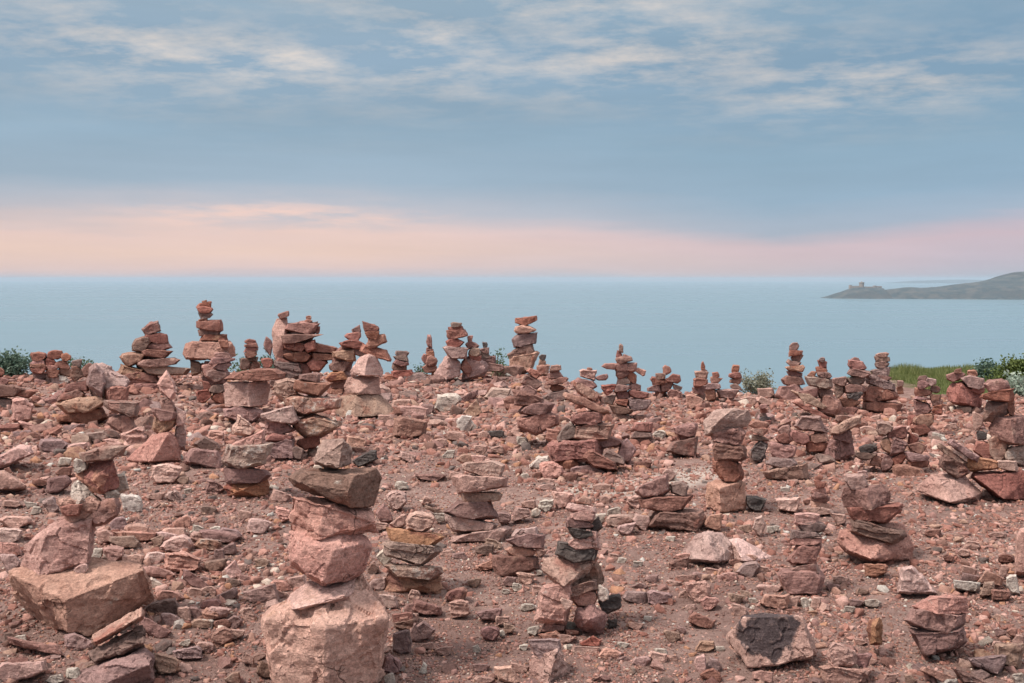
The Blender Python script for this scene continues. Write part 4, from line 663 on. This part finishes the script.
# ------------------------------------------------------------------ plants
def leafmat(name, a, b, tr=.25):
    m, nt, N, L = newmat(name)
    g = N.new('ShaderNodeNewGeometry')
    c = mixc(nt, g.outputs['Random Per Island'], a, b)
    bs = N.new('ShaderNodeBsdfPrincipled'); bs.inputs['Roughness'].default_value = .6; bs.inputs['Specular IOR Level'].default_value = .3
    L.new(c, bs.inputs['Base Color'])
    t = N.new('ShaderNodeBsdfTranslucent'); L.new(c, t.inputs[0]); mx = N.new('ShaderNodeMixShader'); mx.inputs[0].default_value = tr
    L.new(bs.outputs[0], mx.inputs[1]); L.new(t.outputs[0], mx.inputs[2]); o = N.new('ShaderNodeOutputMaterial'); L.new(mx.outputs[0], o.inputs[0])
    return m
LM = dict(green=leafmat('green_leaf', (.045, .085, .035), (.12, .17, .08)), blue=leafmat('bluish_leaf', (.05, .10, .07), (.16, .22, .16)),
          pale=leafmat('silvery_leaf', (.14, .15, .10), (.34, .34, .26)), gorse=leafmat('gorse_leaf', (.05, .08, .02), (.15, .19, .05)), grey=leafmat('mealy_leaf', (.20, .27, .21), (.40, .46, .38)))
wood, nt, N, L = newmat('twig_bark')
bs = N.new('ShaderNodeBsdfPrincipled'); bs.inputs['Roughness'].default_value = .9
L.new(mixc(nt, noi(nt, None, 30, 4), (.10, .065, .045), (.17, .12, .09)), bs.inputs['Base Color']); o_ = N.new('ShaderNodeOutputMaterial'); L.new(bs.outputs[0], o_.inputs[0])
def mesh_from(name, V, Fs, mat):
    me = bpy.data.meshes.new(name); me.from_pydata(V, [], Fs); me.materials.append(mat)
    o = bpy.data.objects.new(name, me); C.objects.link(o); return o
def bush(x, y, w, h, lm, label, leaf=.03, n=900, kind='bush'):
    rs = random.Random(int(x * 100) + 7)
    root = bpy.data.objects.new(kind, None); C.objects.link(root); z0 = gz(x, y) - .05; root.location = (x, y, z0)
    tagl(root, label, 'grass tuft' if kind == 'grass_tuft' else 'bush')
    V, Fs, SV, SF = [], [], [], []
    nb = max(9, int(w * 22)); tips = []
    for i in range(nb):
        a = rs.uniform(0, 6.28); r = rs.random() ** .6; hh = h * (1 - .45 * r * r) * rs.uniform(.6, .97)
        tx, ty = math.cos(a) * r * w / 2, math.sin(a) * r * w * .4
        p0 = Vector((tx * .15, ty * .15, 0)); p1 = Vector((tx * .6, ty * .6, hh * .6)); p2 = Vector((tx, ty, hh))
        tips.append((p0, p1, p2))
        prev = None
        for (p, rad) in ((p0, .010), (p1, .006), (p2, .002)):
            b = len(SV)
            for q in range(4): SV.append((p.x + rad * math.cos(q * 1.57), p.y + rad * math.sin(q * 1.57), p.z))
            if prev is not None:
                for q in range(4): SF.append((prev + q, prev + (q + 1) % 4, b + (q + 1) % 4, b + q))
            prev = b
    for i in range(n):
        p0, p1, p2 = rs.choice(tips); t = rs.random() ** .55
        p = (p0.lerp(p1, t * 2) if t < .5 else p1.lerp(p2, t * 2 - 1)) + Vector((rs.gauss(0, 1), rs.gauss(0, 1), rs.gauss(0, .8))) * leaf * 1.6
        if p.z < 0: continue
        d = Vector((rs.gauss(0, 1), rs.gauss(0, 1), rs.gauss(.6, .7))).normalized(); s = d.cross(Vector((rs.gauss(0, 1), rs.gauss(0, 1), rs.gauss(0, 1)))).normalized()
        l = leaf * rs.uniform(.7, 1.4); wd = l * .3; up = s.cross(d) * l * .1; b = len(V)
        V += [p, p + d * l * .5 + s * wd + up, p + d * l, p + d * l * .5 - s * wd + up]; Fs += [(b, b + 1, b + 2), (b, b + 2, b + 3)]
    f = mesh_from('foliage', [tuple(v) for v in V], Fs, LM[lm]); f.parent = root
    s = mesh_from('stem', SV, SF, wood); s.parent = root
    return root
def bush_px(x0, x1, ytop, ybase, lm, label, **k):
    Y = ground_y(ybase); a = at(x0, ybase, Y); b = at(x1, ybase, Y); t = at(x0, ytop, Y)
    return bush((a.x + b.x) / 2, Y, b.x - a.x, t.z - gz((a.x + b.x) / 2, Y) + .03, lm, label, **k)
bush_px(-12, 36, 352, 384, 'blue', 'dark bluish-green leafy bush at the left edge behind the cairns', n=2600, leaf=.05)
bush_px(68, 94, 350, 380, 'green', 'sprig of green leaves showing behind the leaning mauve slab pile', n=300, leaf=.045)
bush_px(228, 268, 356, 382, 'green', 'low green plant between the tallest cairn and the little layered cairn', n=500, leaf=.045)
bush_px(252, 272, 353, 383, 'green', 'green plant just right of the little five-layer cairn', n=300, leaf=.045) if False else None
bush_px(250, 292, 351, 381, 'blue', 'bluish plant behind the left foot of the big slab cairn', n=450, leaf=.045)
bush_px(414, 424, 362, 381, 'green', 'tiny green tuft left of the finger-stone cairn', n=140, leaf=.04)
bush_px(486, 508, 348, 384, 'green', 'thin green sprig left of the five-stone tower', n=200, leaf=.04)
bush_px(738, 776, 369, 390, 'pale', 'round silvery-green bush between two skyline cairns', n=1900, leaf=.035)
bush_px(972, 998, 362, 383, 'blue', 'bluish shrub left of the tall green gorse at right', n=1500, leaf=.045)
bush_px(994, 1046, 356, 388, 'gorse', 'tall yellow-green gorse shrub at the right edge', n=5200, leaf=.04)
bush_px(1004, 1032, 374, 396, 'grey', 'grey-leaved plant in front of the gorse at the right edge', n=800, leaf=.05)
# grass
V, Fs = [], []
rs = random.Random(3)
for i in range(42000):
    x = rs.uniform(5.0, 10.5); y = rs.uniform(13.4, 17.4)
    lx = 5.85 + .35 * noise.noise(Vector((y, 1, 0))) ; ly = 13.9 + .5 * noise.noise(Vector((x * 2, 3, 1)))
    if x < lx or y < ly: continue
    cl = noise.noise(Vector((x * 2.2, y * 2.2, 5)))
    h = .05 + .09 * max(0, cl) + rs.uniform(0, .03)
    if y > 15.3: h += .16 * max(0, noise.noise(Vector((x * 3.1, 8, 2))) + .1)
    z = gz(x, y) - .01; a = rs.uniform(0, 6.28); wd = .006; lean = Vector((rs.gauss(0, .3), rs.gauss(0, .3), 1)).normalized() * h
    b = len(V); V += [(x - wd * math.cos(a), y - wd * math.sin(a), z), (x + wd * math.cos(a), y + wd * math.sin(a), z), (x + lean.x, y + lean.y, z + lean.z)]; Fs.append((b, b + 1, b + 2))
grass = mesh_from('grass', V, Fs, leafmat('grass_blade', (.085, .12, .03), (.24, .25, .10), .3)); tagl(grass, 'green turf at the cliff edge on the right', 'grass', kind='stuff')

# ------------------------------------------------------------------ sea, headland, far coast
SEA = -70.0
wm, nt, N, L = newmat('sea_water')
tc = N.new('ShaderNodeTexCoord'); P = tc.outputs['Object']
mp = N.new('ShaderNodeMapping'); mp.inputs['Scale'].default_value = (.0008, .0035, 1); L.new(P, mp.inputs['Vector'])
bs = N.new('ShaderNodeBsdfPrincipled'); bs.inputs['Base Color'].default_value = (.13, .205, .24, 1); bs.inputs['IOR'].default_value = 1.333
L.new(rng(nt, noi(nt, mp.outputs[0], 1, 5), .35, .65, .25, .35), bs.inputs['Roughness'])
mp2 = N.new('ShaderNodeMapping'); mp2.inputs['Scale'].default_value = (.12, .30, 1); L.new(P, mp2.inputs['Vector'])
bp = N.new('ShaderNodeBump'); bp.inputs['Strength'].default_value = .12; bp.inputs['Distance'].default_value = .5
L.new(noi(nt, mp2.outputs[0], 1, 6, .6), bp.inputs['Height']); L.new(bp.outputs[0], bs.inputs['Normal'])
o_ = N.new('ShaderNodeOutputMaterial'); L.new(bs.outputs[0], o_.inputs[0])
S = 30000
sea = mesh_from('sea', [(-S, -2000, SEA), (S, -2000, SEA), (S, S, SEA), (-S, S, SEA)], [(0, 1, 2, 3)], wm); sea['kind'] = 'structure'

hm, nt, N, L = newmat('haze_tinted_heath')
tc = N.new('ShaderNodeTexCoord'); P = tc.outputs['Object']
c = mixc(nt, rng(nt, noi(nt, P, .03, 8, .7), .44, .60), (.02, .036, .042), (.075, .075, .07))  # blue of the distance haze mixed into heath and cliff colours, haze volume being thin
g = N.new('ShaderNodeNewGeometry'); sz = N.new('ShaderNodeSeparateXYZ'); L.new(g.outputs['Normal'], sz.inputs[0])
c = mixc(nt, rng(nt, sz.outputs[2], .75, .95, 1, 0), c, (.045, .05, .052))
bs = N.new('ShaderNodeBsdfPrincipled'); bs.inputs['Roughness'].default_value = .95; L.new(c, bs.inputs['Base Color']); o_ = N.new('ShaderNodeOutputMaterial'); L.new(bs.outputs[0], o_.inputs[0])
def interp(tab, x):
    if x <= tab[0][0]: return tab[0][1]
    for (a, b), (c_, d) in zip(tab, tab[1:]):
        if x <= c_: return b + (d - b) * (x - a) / (c_ - a)
    return tab[-1][1]
def land(name, prof, Y0, depth, nxs, seed, mat):
    """a coast: heights follow the skyline, cliffs at the water, real depth behind"""
    V, Fs = [], []; ny_ = 22
    x0, x1 = prof[0][0], prof[-1][0]
    for i in range(nxs + 1):
        px = x0 + (x1 - x0) * i / nxs
        X = at(px, 290, Y0).x
        top = at(px, interp(prof, px), Y0 + depth * .3).z - SEA
        for j in range(ny_ + 1):
            v = j / ny_; taper = min(1, .25 + (i / nxs) * 2.2)
            y = Y0 + (v - .3) * depth * taper
            n_ = noise.fractal(Vector((X * .006, y * .006, seed)), .9, 2.1, 5)
            if v < .3: k = sm(0, .13, v) * .62 + .38 * sm(.05, .3, v)
            else: k = 1 - .8 * sm(.32, 1, v)
            z = SEA - 3 + (top + 3) * k * (1 + .16 * n_ * (1 if v < .25 else .12)) + (n_ * 1.5 * k) + noise.fractal(Vector((X * .03, y * .03, seed)), .8, 2.1, 4) * 1.7 * k
            V.append((X + n_ * 14 * (1 - v), y + n_ * 10, max(z, SEA - 3) if k > 0 else SEA - 3))
    for i in range(nxs):
        for j in range(ny_):
            a = i * (ny_ + 1) + j; Fs.append((a, a + ny_ + 1, a + ny_ + 2, a + 1))
    o = mesh_from(name, V, Fs, mat); o['kind'] = 'structure'
    return o
PR = [(826, 297.5), (832, 295), (838, 292.5), (845, 290.5), (852, 288), (858, 286.8), (864, 286.6), (872, 287.5), (878, 287.0), (880.5, 288), (882, 292.5), (884, 291.5), (889, 289), (900, 288), (912, 287), (925, 287.6),
      (940, 287), (952, 285.5), (966, 283.6), (980, 282.3), (992, 281), (1005, 279), (1013, 277), (1017, 275.8), (1019, 273.5), (1024, 272.4), (1050, 272.2), (1120, 272.2), (1300, 272.2)]
land('headland', PR, 3700, 900, 300, 3.1, hm)
land('distant_coast', [(890, 284), (900, 281.8), (915, 280.6), (935, 280.2), (950, 279.7), (970, 279.6), (990, 280), (1030, 279), (1200, 278)], 17000, 3000, 120, 9.4, hm)
# fort
fm, nt, N, L = newmat('fort_masonry')
tc = N.new('ShaderNodeTexCoord'); br = N.new('ShaderNodeTexBrick'); br.inputs['Scale'].default_value = .6; L.new(tc.outputs['Object'], br.inputs['Vector'])
br.inputs['Color1'].default_value = (.30, .24, .20, 1); br.inputs['Color2'].default_value = (.24, .19, .16, 1); br.inputs['Mortar'].default_value = (.18, .15, .13, 1)
bs = N.new('ShaderNodeBsdfPrincipled'); bs.inputs['Roughness'].default_value = .9; L.new(br.outputs[0], bs.inputs['Base Color']); o_ = N.new('ShaderNodeOutputMaterial'); L.new(bs.outputs[0], o_.inputs[0])
YF = 3740
fl = at(861.5, 287.4, YF); root = bpy.data.objects.new('fort', None); C.objects.link(root); root.location = fl
tagl(root, 'small distant stone fort with a round keep on the headland tip', 'fort')
def ring_mesh(bm, cx, cy, r0, r1, z0, z1, n=20):
    a = [bm.verts.new((cx + r0 * math.cos(i * 2 * math.pi / n), cy + r0 * math.sin(i * 2 * math.pi / n), z0)) for i in range(n)]
    b = [bm.verts.new((cx + r1 * math.cos(i * 2 * math.pi / n), cy + r1 * math.sin(i * 2 * math.pi / n), z1)) for i in range(n)]
    for i in range(n): bm.faces.new((a[i], a[(i + 1) % n], b[(i + 1) % n], b[i]))
    bm.faces.new(b)
def boxm(bm, x0, x1, y0, y1, z0, z1):
    v = [bm.verts.new(p) for p in ((x0, y0, z0), (x1, y0, z0), (x1, y1, z0), (x0, y1, z0), (x0, y0, z1), (x1, y0, z1), (x1, y1, z1), (x0, y1, z1))]
    for f in ((0, 1, 5, 4), (1, 2, 6, 5), (2, 3, 7, 6), (3, 0, 4, 7), (4, 5, 6, 7), (3, 2, 1, 0)): bm.faces.new([v[k] for k in f])
def fin(name, bm, mat, parent):
    me = bpy.data.meshes.new(name); bm.to_mesh(me); bm.free(); me.materials.append(mat); o = bpy.data.objects.new(name, me); C.objects.link(o); o.parent = parent; return o
bm = bmesh.new(); ring_mesh(bm, 0, 0, 9.5, 8.8, -12, 15); ring_mesh(bm, 0, 0, 9.8, 9.8, 15.02, 18)
for i in range(12):
    a = i * math.pi / 6; boxm(bm, 8.8 * math.cos(a) - 1.3, 8.8 * math.cos(a) + 1.3, 8.8 * math.sin(a) - 1.3, 8.8 * math.sin(a) + 1.3, 18.02, 19.6)
keep = fin('keep', bm, fm, root)
bm = bmesh.new(); ring_mesh(bm, 0, 0, 5.5, .5, 18.1, 23, 12); fin('roof', bm, fm, keep)
bm = bmesh.new(); boxm(bm, -42, -9.9, -6, 8, -14, 4.5); boxm(bm, 9.9, 48, -6, 8, -14, 3); boxm(bm, 56, 74, -6, 8, -16, 5)
for i in range(12): boxm(bm, -41 + i * 2.6, -39.6 + i * 2.6, -6, -4.5, 4.52, 6)
fin('curtain_wall', bm, fm, root)
for tx, tz in ((-42, 9), (49, 7)):
    bm = bmesh.new(); ring_mesh(bm, tx, 0, 6, 5.5, -16, tz, 14); fin('tower', bm, fm, root)

# ------------------------------------------------------------------ haze
hz, nt, N, L = newmat('haze_air')
pv = N.new('ShaderNodeVolumePrincipled'); pv.inputs['Color'].default_value = (.60, .78, .92, 1); pv.inputs['Density'].default_value = 7e-5; pv.inputs['Anisotropy'].default_value = 0
o_ = N.new('ShaderNodeOutputMaterial'); L.new(pv.outputs[0], o_.inputs['Volume'])
bm = bmesh.new(); boxm(bm, -S - 500, S + 500, -2600, S + 500, -80, 31)
me = bpy.data.meshes.new('haze'); bm.to_mesh(me); bm.free(); me.materials.append(hz)
o = bpy.data.objects.new('haze', me); C.objects.link(o); tagl(o, 'pale sea haze', 'haze', kind='stuff')

# ------------------------------------------------------------------ sky
SUN_EL, SUN_AZ = 56, -78         # sun high to the left, a little ahead of the camera's side
w = bpy.data.worlds.new('World'); scene.world = w; w.use_nodes = True
nt = w.node_tree; N, L = nt.nodes, nt.links; N.clear()
tc = N.new('ShaderNodeTexCoord'); D = tc.outputs['Generated']
s3 = N.new('ShaderNodeSeparateXYZ'); L.new(D, s3.inputs[0]); z = s3.outputs[2]; x = s3.outputs[0]
def lin(c): return tuple(((v / 255 + .055) / 1.055) ** 2.4 if v > 10 else v / 255 / 12.92 for v in c)
def smap(scale, rot=(0, 0, 0), src=None):
    m = N.new('ShaderNodeMapping'); m.inputs['Scale'].default_value = scale; m.inputs['Rotation'].default_value = rot; L.new(src or D, m.inputs['Vector']); return m.outputs[0]
streak = noi(nt, smap((2.2, 2.2, 26)), 1, 6, .55)
zw = math_(nt, 'ADD', z, math_(nt, 'MULTIPLY', math_(nt, 'SUBTRACT', streak, .5), .035))
zw = math_(nt, 'ADD', zw, math_(nt, 'MULTIPLY', rng(nt, x, .05, .25, 0, 1), .020))
zw = math_(nt, 'SUBTRACT', zw, math_(nt, 'MULTIPLY', rng(nt, x, .26, .48, 0, 1), .018))
def blob(px, py, rx, ry):
    dx, dy, dz = ray(px, py); l_ = math.sqrt(dx * dx + dy * dy + dz * dz)
    m_ = N.new('ShaderNodeMapping'); m_.vector_type = 'TEXTURE'; m_.inputs['Location'].default_value = (dx / l_, 0, dz / l_); m_.inputs['Scale'].default_value = (rx / F, 10, ry / F)
    L.new(D, m_.inputs['Vector']); q = N.new('ShaderNodeVectorMath'); q.operation = 'LENGTH'; L.new(m_.outputs[0], q.inputs[0]); return rng(nt, q.outputs['Value'], 0, 1, 1, 0)
rag = noi(nt, smap((9, 9, 60)), 1, 7, .65)
zw = math_(nt, 'SUBTRACT', zw, math_(nt, 'MULTIPLY', math_(nt, 'MULTIPLY', blob(290, 212, 240, 30), rng(nt, rag, .40, .62)), .030))
zw = math_(nt, 'ADD', zw, math_(nt, 'MULTIPLY', math_(nt, 'SUBTRACT', rag, .5), .012))
def ramp(fac, els, scale=1):
    r = N.new('ShaderNodeValToRGB'); L.new(fac, r.inputs[0])
    while len(r.color_ramp.elements) < len(els): r.color_ramp.elements.new(.5)
    for e, (p_, c_) in zip(r.color_ramp.elements, els): e.position = p_; e.color = (*lin(c_), 1)
    return r.outputs[0]
zn = rng(nt, zw, 0, .30)
left = ramp(zn, [(0, (214, 196, 198)), (.03, (232, 203, 196)), (.09, (238, 206, 192)), (.14, (234, 204, 195)), (.215, (192, 190, 198)), (.32, (160, 179, 196)), (.45, (150, 175, 194)), (.70, (146, 170, 190)), (1, (156, 177, 192))])
right = ramp(zn, [(0, (170, 186, 198)), (.03, (188, 186, 198)), (.08, (196, 186, 198)), (.16, (204, 184, 194)), (.22, (162, 178, 197)), (.32, (145, 172, 194)), (.45, (141, 170, 191)), (.70, (132, 162, 186)), (1, (140, 168, 188))])
col = mixc(nt, rng(nt, x, -.15, .42), left, right)
# cirrus wisps towards the top
# project on a cloud deck so that wisps foreshorten towards the horizon
dv = N.new('ShaderNodeCombineXYZ'); zc = math_(nt, 'ADD', math_(nt, 'MAXIMUM', z, 0), .10)
L.new(math_(nt, 'DIVIDE', x, zc), dv.inputs[0]); L.new(math_(nt, 'DIVIDE', s3.outputs[1], zc), dv.inputs[1])
c1 = noi(nt, smap((1.9, 2.3, 1), (0, 0, .3), dv.outputs[0]), 1.6, 9, .64)
c2 = noi(nt, smap((.6, .6, 1), (0, 0, .2), dv.outputs[0]), 1.3, 3, .5)
wf = math_(nt, 'MULTIPLY', rng(nt, c1, .43, .80), rng(nt, z, .11, .20))
bl = None
for b_ in ((120, 50, 170, 70), (440, 35, 190, 95), (255, 62, 190, 50), (640, 50, 260, 80), (870, 90, 260, 60), (420, 70, 70, 25), (560, 8, 280, 50)):
    q_ = blob(*b_); bl = q_ if bl is None else math_(nt, 'MAXIMUM', bl, q_)
wf = math_(nt, 'MULTIPLY', wf, math_(nt, 'ADD', math_(nt, 'MULTIPLY', bl, 1.5), rng(nt, c2, .42, .6, .08, .35)))
wf = math_(nt, 'MINIMUM', wf, 1.0)
col = mixc(nt, math_(nt, 'MULTIPLY', wf, .95), col, lin((224, 214, 206)))
s2 = rng(nt, noi(nt, smap((1.6, 1.6, 14)), 1, 7, .6), .35, .65, .93, 1.07)
hv = N.new('ShaderNodeHueSaturation'); L.new(col, hv.inputs['Color']); L.new(s2, hv.inputs['Value']); col = hv.outputs[0]
# below the horizon: hazy sea colour; overhead: brighter cloud deck
col = mixc(nt, rng(nt, z, -.012, -.002, 1, 0), col, lin((160, 184, 198)))
UP = 2.5
col2 = N.new('ShaderNodeVectorMath'); col2.operation = 'SCALE'
L.new(mixc(nt, rng(nt, z, .32, .6), col, lin((205, 202, 204))), col2.inputs[0]); L.new(rng(nt, z, .30, .75, 1, UP), col2.inputs[3])
sky = N.new('ShaderNodeTexSky'); sky.sky_type = 'NISHITA'; sky.sun_disc = False; sky.sun_elevation = R(SUN_EL); sky.sun_rotation = R(SUN_AZ)
b1 = N.new('ShaderNodeBackground'); L.new(sky.outputs[0], b1.inputs[0]); b1.inputs[1].default_value = .1
b2 = N.new('ShaderNodeBackground'); L.new(col2.outputs[0], b2.inputs[0]); b2.inputs[1].default_value = 1
mx = N.new('ShaderNodeMixShader'); mx.inputs[0].default_value = .94          # cloud cover over the clear sky
L.new(b1.outputs[0], mx.inputs[1]); L.new(b2.outputs[0], mx.inputs[2])
wo = N.new('ShaderNodeOutputWorld'); L.new(mx.outputs[0], wo.inputs[0])
sun = bpy.data.lights.new('sun', 'SUN'); sun.energy = 4.5; sun.angle = R(10); sun.color = (1, .90, .82)
so = bpy.data.objects.new('sun', sun); C.objects.link(so)
az, el = R(SUN_AZ - 40), R(SUN_EL)
dirv = Vector((math.sin(az) * math.cos(el), math.cos(az) * math.cos(el), math.sin(el)))
so.rotation_euler = dirv.to_track_quat('Z', 'Y').to_euler(); sky.sun_rotation = az

scene.render.engine = 'CYCLES'
scene.view_settings.view_transform = 'Standard'; scene.view_settings.look = 'None'; scene.view_settings.exposure = 0.0; scene.view_settings.gamma = 1
scene.cycles.volume_bounces = 0
